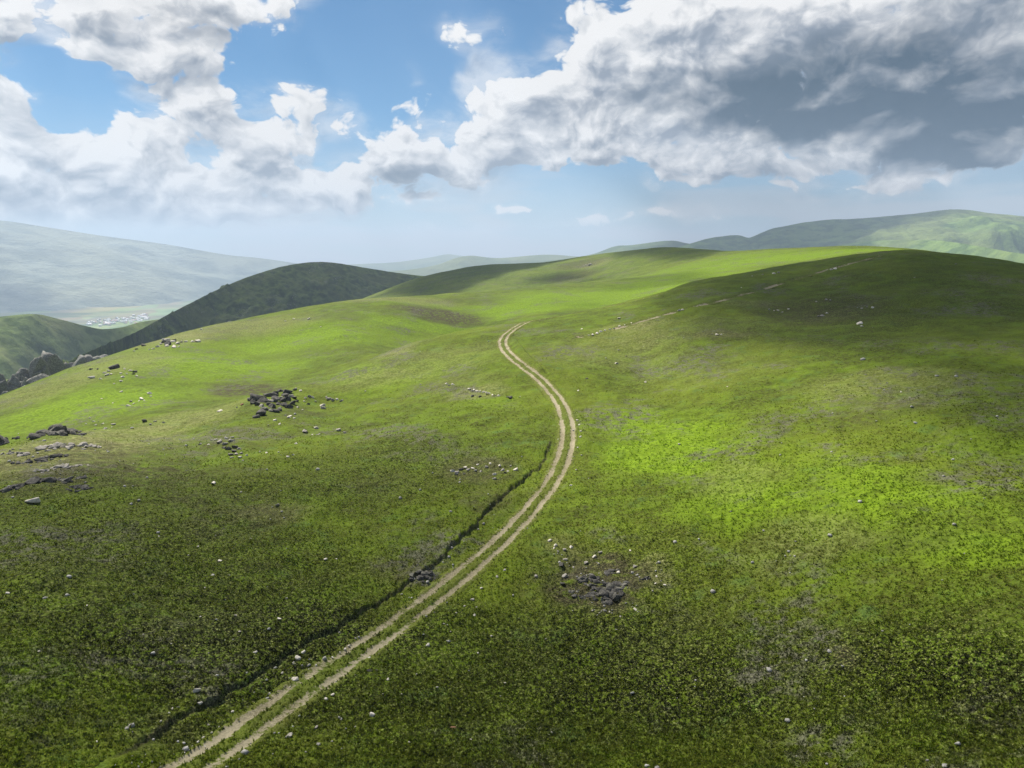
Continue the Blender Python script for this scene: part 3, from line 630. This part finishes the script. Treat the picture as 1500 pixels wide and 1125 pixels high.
# ------------------------------------------------------------------ rocks
def ico(sub):
    import bmesh
    bm = bmesh.new(); bmesh.ops.create_icosphere(bm, subdivisions=sub, radius=1); bm.verts.ensure_lookup_table()
    v = np.array([q.co[:] for q in bm.verts]); f = np.array([[w.index for w in q.verts] for q in bm.faces]); bm.free(); return v, f
ICO = {s: ico(s) for s in (1, 2, 3, 4)}
def rock_shape(seed, sub=3, cuts=15, rough=.07):
    rg = np.random.default_rng(seed); v, f = ICO[sub]; v = v.copy()
    for _ in range(cuts):                            # broken faces
        n = rg.normal(size=3); n /= np.linalg.norm(n); d = rg.uniform(.36, .74); h = v@n-d; v -= np.outer(np.maximum(h, 0), n)*.96
    w = pnoise(v[:,0]*1.7+seed, v[:,1]*1.7+v[:,2]*1.3, seed)*rough+pnoise(v[:,0]*4.5+v[:,2]*3, v[:,1]*4.5-v[:,2]*2, seed+3)*rough*.55
    v = v*(1+w[:,None]); v[:,2] *= .78; return v/np.abs(v[:,0]).max(), f
def mat_rock(name, lo, hi, lichen, lich=.3):
    m, b = new_mat(name); tc = b.new('ShaderNodeTexCoord'); g = b.new('ShaderNodeNewGeometry'); pos = g.outputs['Position']
    n = b.noise(pos, 1.3, 6, .65); f = b.noise(pos, 6, 4, .65); l = b.noise(pos, .9, 5, .7)
    c = b.mix(b.ramp(b.m('ADD', b.m('MULTIPLY', n, .6), b.m('MULTIPLY', f, .4)), .36, .64), lo, hi)
    c = b.mix(b.m('MULTIPLY', b.ramp(l, .54, .64), lich), c, lichen)
    finish(b, c, .93, .15, bump(b, b.m('ADD', n, b.m('MULTIPLY', f, .5)), .8, .12)); return m
RM = {'pale': mat_rock('pale_stone', (.42,.38,.31), (.70,.64,.54), (.42,.39,.27)),
      'grey': mat_rock('grey_stone', (.17,.155,.13), (.37,.34,.29), (.26,.27,.17)),
      'dark': mat_rock('dark_stone', (.025,.024,.021), (.12,.112,.096), (.27,.26,.19), .5),
      'red':  mat_rock('rusty_stone', (.16,.08,.045), (.36,.20,.12), (.3,.27,.2)),
      'crag': mat_rock('crag_stone', (.075,.075,.068), (.30,.285,.25), (.10,.13,.05), .5)}
ROCKS = {}
def rock_mesh(kind, i):
    if (kind, i) not in ROCKS:
        v, f = rock_shape(1000+i, 3 if i < 10 else 2); me = raw_mesh('rock', v, f, 3); me.materials.append(RM[kind]); ROCKS[kind, i] = me
    return ROCKS[kind, i]
rr = random.Random(11)
def rock(u, v, w, kind='pale', name='stone', label=None, grp=None, tall=1., at=None, cat=None, shape=None, sink=.22, wide=1.):
    """one loose rock, w pixels wide in the photograph, lying on the ground at its survey line"""
    p = P(u, v+w*.2) if at is None else at
    s = np.hypot(p[0], p[1])*w/F/2*(1.5 if grp == 'dark boulder pile' else 1.1)
    o = bpy.data.objects.new(name, rock_mesh(kind, rr.randrange(10) if shape is None else shape)); COL.objects.link(o)
    z = float(H(p[0], p[1])[0]); o.scale = (s*wide, s*rr.uniform(.7, .95), s*.75*tall)
    o.location = (p[0], p[1], z+CZ+s*.75*tall*(.62-sink*1.6)); o.rotation_euler = (rr.uniform(-.25, .25), rr.uniform(-.25, .25), rr.uniform(0, 6.28) if wide == 1 else rr.uniform(-.3, .3))
    o['label'] = label; o['category'] = cat or name.replace('_', ' ')
    if grp: o['group'] = grp
    return o
def rocks(rows, label, grp, kind='pale', name='stone'):
    for q in rows: rock(q[0], q[1], q[2], q[3] if len(q) > 3 else kind, name, label, grp)

# stones one can point to
rock(52,731,17,'pale','boulder','big pale flat boulder alone in the dark turf at the left edge',None,.75)
rock(290,1018,12,'pale','stone','upright pale stone above the broken turf bank, near the bottom left',None,1.5)
rock(445,627,12,'grey','stone','grey slab, larger of the pair right of and below the dark boulder pile',None,.8)
rock(463,624,8,'grey','stone','smaller grey slab right of the larger one below the dark boulder pile',None,.8)
rock(422,1075,12,'pale','stone','flat grey-white stone just right of the track at the bottom edge',None,.7)
rock(375,964,7,'pale','stone','small bright white stone lying on the turf left of the long dark bank')
rock(627,943,9,'pale','stone','flat pale stone lying alone right of the track, below its straight stretch')
rock(544,1044,9,'pale','stone','narrow pale stone tipped up in the dark turf right of the lower track',None,1.4)
rock(665,1066,10,'red','stone','pinkish stone with a pale top near the bottom centre')
rock(433,992,11,'pale','stone','pale stone between the dark turf bank and the left wheel rut')
rock(437,962,9,'pale','stone','pale upright stone on the lip of the dark turf bank',None,1.2)
rock(355,593,5,'red','stone','small rusty orange stone left of the dark boulder pile')
rock(322,599,10,'pale','stone','flat pinkish-pale slab in the grass left of the dark boulder pile',None,.6)
rock(168,537,14,'dark','boulder','dark boulder standing among white stones on the bright left slope',None,1.1)
rock(313,706,7,'pale','stone','lone white stone below the small grey rock heap, left of centre')
rock(407,738,9,'grey','stone','dull grey-green stone in brown turf below the lone white stones')
rock(1258,474,9,'pale','stone','largest white stone on the dark right-hand hill',None,.8)
rock(1263,479,5,'pale','stone','white stone touching the largest one on the dark right-hand hill',None,.8)
rock(907,465,8,'pale','stone','pale stone on the hill just above the faint footpath',None,.8)
rock(852,481,5,'pale','stone','small pale stone right of where the track tops the rise')
rock(903,532,6,'pale','stone','small white stone alone on the slope right of the track bend')
rock(692,877,10,'grey','stone','grey stone beside the track, right of the rocky bank')
rock(540,981,10,'dark','stone','dark stone, left of a touching pair right of the lower track')
rock(552,979,8,'dark','stone','dark stone, right of a touching pair right of the lower track')
rocks([(188,595,7),(192,589,5),(207,583,8),(220,577,6),(221,581,4),(178,573,4),(204,588,4),(196,592,3),(212,586,3),(165,590,3),(149,585,3)], 'white stone in the loose cluster low on the bright left slope', 'white stones low on the left slope')
rocks([(180,553,5),(167,562,4),(135,552,9),(157,549,6),(160,543,5),(192,543,6),(200,552,6),(178,558,5),(153,546,5),(163,548,4),(186,549,4),(147,555,4),(177,547,4),(183,541,5)], 'white stone scattered round the dark boulder on the bright left slope', 'white stones round the dark boulder')
rocks([(198,544,9,'dark'),(143,539,5,'dark'),(133,539,5,'dark'),(195,549,5,'dark')], 'small dark rock beside the white stones on the left slope', 'dark rocks on the left slope')
rocks([(241,497,9),(247,498,11),(254,499,8),(255,508,7),(260,503,7),(231,508,6),(225,511,5),(219,512,4),(236,504,5),(244,507,6),(266,500,6),(272,500,5),(197,515,4),(290,499,9),(282,500,6),(295,483,4),(262,508,4)], 'pale rock along the crest of the bright left slope', 'pale rocks on the left crest')
rocks([(248,503,12,'dark'),(210,506,8,'dark'),(240,500,9,'dark'),(256,497,7,'dark'),(200,512,4,'dark')], 'dark rock among pale ones along the crest of the bright left slope', 'dark rocks on the left crest')
rocks([(453,467,5),(430,466,4),(418,470,3),(470,478,3)], 'tiny pale stone high on the far side of the left slope', 'stones on the far left slope')
rocks([(137,618,5),(167,621,6,'grey'),(132,613,4),(141,622,4),(228,617,6,'grey'),(239,619,5,'grey'),(212,617,9,'dark'),(151,620,4)], 'small stone at the foot of the bright left slope above the rubble', 'stones at the foot of the left slope')
rocks([(433,648,5),(429,663,5),(422,671,6),(390,658,6),(457,633,4),(467,633,4),(464,635,3),(497,628,8,'grey'),(505,631,6,'grey'),(380,655,4),(408,660,4)], 'small pale stone in the dark turf below the boulder pile', 'stones below the boulder pile')
rocks([(372,965,3),(322,823,7),(318,993,7),(409,913,7),(477,817,6),(492,816,5),(58,958,6),(290,799,5),(10,867,5),(345,903,4),(293,904,4),(142,1089,5),(253,1043,5),(294,1032,8),(312,843,5),(336,845,5),(300,860,4),(276,815,4),(233,787,4),(210,930,4),(352,932,4),(330,940,4),(420,880,4),(128,890,4),(262,1040,5),(248,1052,4),(236,1062,4)], 'small pale stone in the dark turf left of the track', 'stones in the turf left of the track')
rocks([(415,1000,6),(413,982,6),(463,973,5),(445,955,7),(430,966,4),(475,965,4),(452,979,4),(505,950,5),(512,945,5),(498,955,4),(487,962,4),(425,1003,5),(395,1012,5),(380,1022,4),(350,1045,5),(340,1038,5),(310,1070,5),(298,1078,5),(290,1084,6),(283,1090,5),(277,1096,5),(305,1060,4),(268,1100,5),(300,1090,4),(320,1062,4)], 'pale stone in the hollow between the turf bank and the track', 'stones between the bank and the track')
rocks([(540,962,6),(568,992,5),(487,1015,7),(478,1021,6),(463,1061,8,'grey'),(588,1018,4),(728,845,6),(705,860,6),(695,902,5),(658,937,5),(739,837,5),(698,893,4),(680,890,4),(668,900,4),(660,925,4),(650,915,4),(620,930,4),(610,985,4),(640,1010,4),(560,1020,4),(520,1060,4),(500,1050,4),(600,1090,4),(720,930,4),(700,960,4),(752,870,4),(760,905,4),(690,1085,4),(740,1000,4)], 'small pale stone in the turf right of the lower track', 'stones right of the lower track')
rocks([(847,570,4),(860,555,4,'dark'),(946,561,4),(850,640,5),(846,655,4),(852,668,4),(845,690,4),(840,630,4),(848,622,4),(838,606,4),(846,615,4),(851,632,4),(836,715,4)], 'tiny pale stone on the verge or slope right of the upper track', 'stones right of the upper track')
rocks([(1065,567,3.2),(1333,582,4.0,'grey'),(1320,573,3.2),(1400,386,4.0,'grey'),(1050,489,4.8),(1056,489,4.0),(1030,486,3.2,'grey'),(1043,488,3.2,'grey'),(1210,441,4.8,'grey'),(1216,442,4.0,'grey'),(1195,444,4.0,'grey'),(1205,459,5.6,'grey'),(1212,457,4.0),(1199,460,4.0,'grey'),(1270,449,4.8,'grey'),(1278,450,4.0),(1262,451,4.0,'grey'),(1140,453,4.0),(1146,455,3.2),(1134,454,3.2),(1155,452,3.2),(1117,403,3.2,'grey'),(1134,401,5.6),(1141,400,4.0,'grey'),(1102,405,2.4,'grey'),(1086,420,2.4),(1340,407,2.4,'grey'),(1300,560,3.2,'grey'),(1268,548,3.2,'grey')], 'small stone showing through the dark turf of the right-hand hill', 'stones on the right-hand hill')
rocks([(862,492,4),(868,491,5),(874,489,5),(880,487,5),(886,486,4),(893,484,4),(899,482,4),(907,479,4),(915,477,4),(925,474,4),(940,470,4),(995,457,6),(1000,456,5),(1218,395,5),(1224,394,5),(950,466,3)], 'pale stone lying in the worn line of the footpath', 'stones along the footpath')
rocks([(654,561,6),(663,562,6),(688,567,6),(694,567,5),(698,568,6),(703,569,5),(708,570,6),(712,571,5),(716,572,6),(722,574,4),(730,576,6),(726,575,4),(762,578,4)], 'pale rock in the broken line of stones left of the track bend', 'line of stones left of the bend')
rocks([(658,563,6,'dark'),(692,576,7,'dark'),(703,575,7,'dark'),(748,581,8,'dark'),(743,580,5,'dark'),(713,573,5,'dark')], 'dark rock beside the broken line of stones left of the track bend', 'dark rocks left of the bend')
# the pile of dark boulders on the left
for u, v, w, t, lab in [(374,584,18,1.,'largest dark boulder, at the left end of the boulder pile'),(395,578,17,.8,'long dark boulder along the top of the boulder pile'),(382,604,14,1.1,'dark boulder lowest at the front of the boulder pile'),(388,587,13,1.,'dark boulder in the middle of the pile, under the long top one')]:
    rock(u, v, w, 'dark', 'boulder', lab, 'dark boulder pile', t)
rocks([(421,575,10),(370,590,10),(402,587,11),(410,573,9),(415,594,10),(408,592,9),(400,595,10),(387,599,9),(376,609,8),(403,601,9),(424,597,9),(421,586,10),(377,592,9),(415,587,9),(428,591,8),(405,578,9),(417,579,8),(366,586,7),(431,583,7),(393,591,9),(410,600,7),(435,589,6),(383,594,8,'grey'),(397,588,7,'grey'),(392,584,7,'pale'),(412,583,6,'grey'),(396,601,6,'grey'),(426,581,6,'grey')], 'smaller rock packed into the dark boulder pile', 'dark boulder pile', 'dark', 'boulder')
rocks([(472,593,9),(473,599,9,'grey'),(452,593,6,'dark'),(453,582,7,'grey'),(458,583,6),(433,570,9,'grey'),(446,588,6),(425,610,5),(423,613,6),(404,615,6),(393,621,4),(347,596,5,'dark'),(440,572,6),(448,585,5,'grey'),(462,588,5),(436,596,5),(443,600,4),(418,608,4),(482,584,8,'grey'),(488,586,7,'grey'),(494,585,7,'pale'),(500,587,6,'grey'),(478,582,5,'grey'),(410,620,4),(432,615,4)], 'loose stone strewn round the dark boulder pile', 'stones round the boulder pile')
# the small grey heap below it
rocks([(330,648,9,'grey'),(338,645,10,'grey'),(345,650,10,'dark'),(335,655,11,'dark'),(342,658,9,'dark'),(350,654,9,'grey'),(328,653,8,'dark'),(337,662,9,'dark'),(346,662,8,'grey'),(353,660,7,'grey'),(322,647,8,'grey'),(316,643,7,'grey'),(331,641,6,'pale'),(341,639,6,'pale'),(310,642,6,'grey'),(352,667,6,'pale'),(356,672,5,'grey'),(340,668,6,'grey'),(362,665,5,'pale'),(305,650,4,'pale'),(293,650,5,'grey')], 'grey rock in the small heap below and left of the boulder pile', 'small grey rock heap', 'grey', 'boulder')
# pale rubble beside the track
rocks([(664,688,8,'pale'),(670,690,7,'grey'),(676,686,8,'dark'),(682,684,9,'pale'),(686,688,7,'grey'),(692,687,6,'pale'),(724,697,8,'pale'),(737,688,8,'grey'),(725,704,8,'grey'),(756,690,8,'pale'),(700,682,5,'pale'),(712,685,6,'grey'),(732,683,6,'pale'),(744,692,5,'pale'),(705,692,5,'grey'),(668,694,6,'grey'),(680,693,5,'dark'),(748,684,5,'grey'),(718,680,5,'pale'),(740,696,5,'dark')], 'rock in the patch of pale rubble left of the track', 'pale rubble left of the track')
# stones round the hollow outcrop
rocks([(930,890,8,'pale'),(885,894,7,'grey'),(893,893,4,'pale'),(917,884,5,'pale'),(956,868,6,'grey'),(974,859,5,'pale'),(837,801,9,'pale'),(814,802,8,'pale'),(805,793,8,'pale'),(827,808,8,'grey'),(812,807,6,'pale'),(822,828,13,'dark'),(829,820,9,'grey'),(871,816,9,'pale'),(880,809,7,'grey'),(858,824,8,'grey'),(828,842,14,'grey'),(823,855,9,'dark'),(850,851,10,'dark'),(862,858,8,'grey'),(930,830,7,'grey'),(923,807,4,'pale'),(902,924,5,'pale'),(785,847,6,'grey'),(842,875,10,'dark'),(817,812,6,'grey'),(845,845,7,'grey'),(835,866,8,'dark'),(866,842,8,'grey'),(962,846,5,'pale'),(968,852,5,'grey'),(960,858,6,'pale'),(877,826,6,'pale'),(840,830,6,'grey'),(905,838,6,'pale'),(868,895,5,'grey'),(908,905,4,'pale')], 'rock lying round the sunken outcrop right of the track', 'rocks round the sunken outcrop')

def outcrop(label, u, v, wpx, dpx, n, kind, seed, big=.3, tall=1., strike=.3, name='rock_outcrop', at=None, r0=48, sub=3, cat='outcrop', flat=.85, zfun=None):
    """bedrock breaking the surface: tilted slabs grown together, one thing"""
    rg = np.random.default_rng(seed); c = P(u, v, r0) if at is None else at; r = np.hypot(*c); W = r*wpx/F/2
    e = np.array([c[1], -c[0]])/r; f = c/r; dn = min(P(u, v-dpx/2)@f-P(u, v+dpx/2)@f, W*3) if at is None else W*dpx/wpx*2
    Dp = max(abs(dn)/2, W*.25); vs, fs, off = [], [], 0; zc = (zfun or (lambda x, y: float(H(x, y)[0])))
    for i in range(n):
        a, q = rg.uniform(0, 6.28), math.sqrt(rg.random()); px, py = math.cos(a)*q, math.sin(a)*q
        s = W*big*(1-.55*q)*rg.uniform(.45, 1.1)*(1 if i > 2 else 1.3)
        v0, f0 = rock_shape(seed*50+i % 40, sub, 12, .09)
        p = v0*np.array([s*rg.uniform(.8, 1.25), s*rg.uniform(.7, 1.), s*flat*tall*rg.uniform(.7, 1.4)])
        ti = rg.normal(0, .12)+.28; cx, sx = math.cos(ti), math.sin(ti); p = np.stack([p[:,0], p[:,1]*cx-p[:,2]*sx, p[:,1]*sx+p[:,2]*cx], 1)
        ro = strike+rg.normal(0, .25); cr, sr = math.cos(ro), math.sin(ro); p = np.stack([p[:,0]*cr-p[:,1]*sr, p[:,0]*sr+p[:,1]*cr, p[:,2]], 1)
        g = c+e*px*W*.85+f*py*Dp*.85; zz = zc(g[0], g[1])
        vs.append(p+np.array([g[0], g[1], zz+CZ+s*flat*tall*.30*(1.2-q)])); fs.append(f0+off); off += len(v0)
    V = np.concatenate(vs); org = np.array([c[0], c[1], zc(c[0], c[1])+CZ]); me = raw_mesh(name, V-org, np.concatenate(fs), 3)
    o = link(name, me, RM[kind], None, label, cat); o.location = org; return o
outcrop('rugged dark outcrop on the left knoll above bands of rubble', 82,634,76,15,40,'dark',21,.32,.85,.35)
outcrop('low dark outcrop cut by the left edge, beside the longer one', 6,650,44,14,16,'dark',22,.34,1.1,.3)
outcrop('sunken ledge of dark rock in the hollow right of the track', 892,868,74,40,44,'dark',23,.36,.75,-.15)
outcrop('low shelf of rock along the upper rim of the sunken hollow', 893,838,44,10,12,'dark',24,.3,.5,-.1)
outcrop('black rock knob at the right rim of the sunken hollow', 944,853,20,12,9,'dark',25,.5,1.2,.2)
outcrop('dark rocks in the turf left of the sunken ledge', 842,868,22,14,9,'dark',26,.4,.9,.2)
outcrop('stepped grey rock breaking through the turf bank beside the track', 618,842,50,30,30,'dark',27,.34,.7,.7)
outcrop('broken ledge of dark rock left of the centre of the sunken hollow',866,851,50,18,18,'dark',36,.38,.65,-.2)
outcrop('small dark ledges low at the left of the sunken hollow',855,876,30,12,14,'dark',37,.3,1.,-.1)
outcrop('band of dark broken rock below the rugged left outcrop', 85,657,110,7,40,'grey',28,.15,.8,.3)
outcrop('low ledge with pale edges in the middle of the left rubble', 60,672,70,7,26,'dark',29,.2,.8,.3)
outcrop('pale broken ledge trailing right from the rugged outcrop', 138,632,50,7,18,'grey',30,.16,.7,.2)
outcrop('dark rock streak in the turf above the big pale boulder', 62,710,110,9,40,'dark',31,.18,.8,.3)
outcrop('small rock ledge at the left edge of the rubble', 10,662,36,8,14,'grey',32,.25,.8,.3)
outcrop('pale ledge lowest in the left rubble bands', 85,687,80,6,26,'grey',33,.15,.6,.35)
outcrop('rocks on the shoulder of the sunlit hill beyond the track', 862,389,26,7,16,'grey',34,.2,1.,.2,r0=800)
outcrop('dark low ledge at the end of the brown patch below the bright slope', 118,716,40,8,14,'dark',35,.34,.8,.3)

# ------------------------------------------------------------------ crags behind the left shoulder
def drop_on(objs):
    dg = bpy.context.evaluated_depsgraph_get()
    def fn(x, y):
        best = -1e9
        for o in objs:
            hit, loc, *_ = o.ray_cast(Vector((x, y, 5000)), Vector((0, 0, -1)))
            if hit: best = max(best, loc.z)
        return best-CZ if best > -1e8 else -120.
    return fn
bpy.context.view_layer.update()
hills = [o for o in COL.objects if o.name.split('.')[0] == 'hill']
land = drop_on([ground]+hills)
def crag(label, u, v, r, wpx, hpx, n, seed):
    wpx *= 1.6; hpx *= 1.65
    W = r*wpx/F; Hh = r*hpx/F
    outcrop(label, u, v, wpx, wpx*.45, n+6, 'crag', seed, .66, Hh*.62/(W/2*.66*.62), .5, 'crag', on_ray(u, v, r), sub=4, cat='crag', flat=.62, zfun=land)
crag('tall blunt dark crag behind the left shoulder', 44,545,600,30,42,12,41)
crag('jagged crag with a notch just right of the tall blunt one', 82,532,650,32,36,14,42)
crag('dark crag cut by the left edge behind the shoulder', 10,560,570,30,38,12,43)
crag('long low crag on the ridge foot, rightmost of those behind the shoulder', 128,519,760,40,22,16,44)
crag('small broken crag between the tall one and the left edge', 30,568,520,22,18,9,45)
crag('low broken crag in front of the jagged one', 62,558,540,26,18,10,46)
crag('crag on the face of the shaded hill under its left shoulder', 355,437,1500,34,14,10,49)
crag('lower crag on the shaded hill, nearer the sunlit crest', 300,468,1250,30,12,9,50)
crag('rock rib running up the dark ridge above the long low crag', 160,505,960,40,14,14,47)

# ------------------------------------------------------------------ village in the valley
def house_mesh(seed):
    rg = random.Random(seed); L, W, h, r = rg.uniform(12, 22), rg.uniform(8, 12), rg.uniform(5, 9), rg.uniform(2, 4)
    l, w, e = L/2, W/2, .6
    v = [(-l,-w,0),(l,-w,0),(l,w,0),(-l,w,0),(-l,-w,h),(l,-w,h),(l,w,h),(-l,w,h),(-l,0,h+r*.9),(l,0,h+r*.9),
         (-l-e,-w-e,h-.3),(l+e,-w-e,h-.3),(l+e,0,h+r),(-l-e,0,h+r),(l+e,w+e,h-.3),(-l-e,w+e,h-.3)]
    f = [(0,1,5,4),(2,3,7,6),(1,2,6,9,5),(3,0,4,8,7),(10,11,12,13),(13,12,14,15)]
    me = bpy.data.meshes.new('house'); me.from_pydata(v, [], f)
    me.materials.append(HW[rg.randrange(2)]); me.materials.append(HR[rg.randrange(3)])
    for p in me.polygons[4:]: p.material_index = 1
    return me
def plain(name, c, k=.12):
    m, b = new_mat(name); g = b.new('ShaderNodeNewGeometry'); n = b.noise(g.outputs['Position'], .3, 4, .6)
    finish(b, b.mix(b.ramp(n, .3, .7), tuple(q*(1-k) for q in c), tuple(min(.9, q*(1+k)) for q in c)), .8, .2); return m
HW = [plain('white_plaster', (.78,.77,.74)), plain('pale_stone_wall', (.66,.62,.56))]
HR = [plain('tin_roof', (.72,.74,.77)), plain('pale_roof', (.78,.76,.74)), plain('red_roof', (.42,.22,.17))]
HM = [house_mesh(i) for i in range(8)]
def valley_point(u, v):
    dx, dy, dz = pix_dir(u, v); h = math.hypot(dx, dy); r = np.linspace(3500, 14000, 3000); k = np.nonzero(base(r*dx/h, r*dy/h) >= r*dz/h)[0]
    return r[k[0]]*dx/h, r[k[0]]*dy/h
rv = random.Random(5)
for i in range(86):
    t = rv.random(); u = 128+88*t**.9; v = 475-9*t+rv.gauss(0, 2.6) if i > 5 else 462+rv.uniform(0, 4)
    if i <= 5: u = rv.uniform(195, 216)
    x, y = valley_point(u, min(v, 481)); o = bpy.data.objects.new('house', HM[i % 8]); COL.objects.link(o)
    o.location = (x, y, float(base(np.array([x]), np.array([y]))[0])+CZ-.4); o.rotation_euler = (0, 0, rv.choice((.3, 1.85))+rv.uniform(-.2, .2)); o.scale = (1.5,)*3
    o['label'] = 'tiny pale house of the hazy village in the valley' if i > 5 else 'tiny white house above the upper right edge of the valley village'
    o['category'] = 'house'; o['group'] = 'houses of the valley village' if i > 5 else 'outlying houses above the village'

# ------------------------------------------------------------------ rubble too small and too many to count
def build_scree(n=9000):
    u = rng.random(n); az = rng.uniform(-.72, .72, n); r = 46/(1-u*(1-46/260.)); x = r*np.sin(az); y = r*np.cos(az)
    dry = patch_field(x, y, DRY, 230); br = patch_field(x, y, BROWN, 200); td, ts, _ = line_dist(x, y, TRACK, 5.); dd, ds, _ = line_dist(x, y, DITCH, 4.)
    w = .03+.5*np.clip(dry, 0, 1)**1.5+.28*np.clip(br, 0, 1)+.35*np.exp(-((td-1.9)/.5)**2)+.35*((dd < 3) & (ds < -.3))
    w = w*np.clip(.6+1.6*fbm(x, y, 6, 3, 800), .03, 1.5)
    k = rng.random(n) < w; k &= (td > 1.35); x, y, r = x[k], y[k], r[k]; n = len(x); z = H(x, y)+CZ
    v0 = [rock_shape(1500+i, 1, 5, .1) for i in range(12)]; f0 = v0[0][1]; nv = len(v0[0][0]); V = np.zeros((n, nv, 3))
    s = (.06+.16*rng.random(n)**3)*(.8+r/160)
    for i in range(12):
        m = np.arange(n) % 12 == i; a = rng.uniform(0, 6.28, m.sum()); p = v0[i][0]; ca, sa = np.cos(a)[:,None], np.sin(a)[:,None]
        V[m] = np.stack([p[:,0]*ca-p[:,1]*sa, p[:,0]*sa+p[:,1]*ca, np.broadcast_to(p[:,2], (m.sum(), nv))], -1)*s[m][:,None,None]
    V += np.stack([x, y, z+s*.3], -1)[:,None,:]
    F_ = (np.arange(n)[:,None,None]*nv+f0[None]).reshape(-1, 3)
    me = raw_mesh('scree', V.reshape(-1, 3), F_, 3); link('scree', me, mat_rock('scree_stone', (.16,.15,.13), (.50,.48,.43), (.3,.3,.2)), 'stuff'); print('scree', n)
build_scree()
# ------------------------------------------------------------------ haze
def build_haze():
    me = bpy.data.meshes.new('haze'); x, y0, y1, z0, z1 = 19500, -19500, 19500, CZ+VALLEY-260, CZ+735
    v = [(sx*x, y, z) for z in (z0, z1) for sx, y in ((-1, y0), (1, y0), (1, y1), (-1, y1))]
    me.from_pydata(v, [], [(3,2,1,0),(4,5,6,7),(0,1,5,4),(1,2,6,5),(2,3,7,6),(3,0,4,7)])
    m, b = new_mat('haze_air'); pv = b.new('ShaderNodeVolumePrincipled')
    pv.inputs['Color'].default_value = (.54, .68, .86, 1); pv.inputs['Density'].default_value = 0.9e-4; pv.inputs['Anisotropy'].default_value = .25
    o = b.new('ShaderNodeOutputMaterial'); b.l.new(pv.outputs[0], o.inputs['Volume'])
    link('haze', me, m, 'stuff')
build_haze()
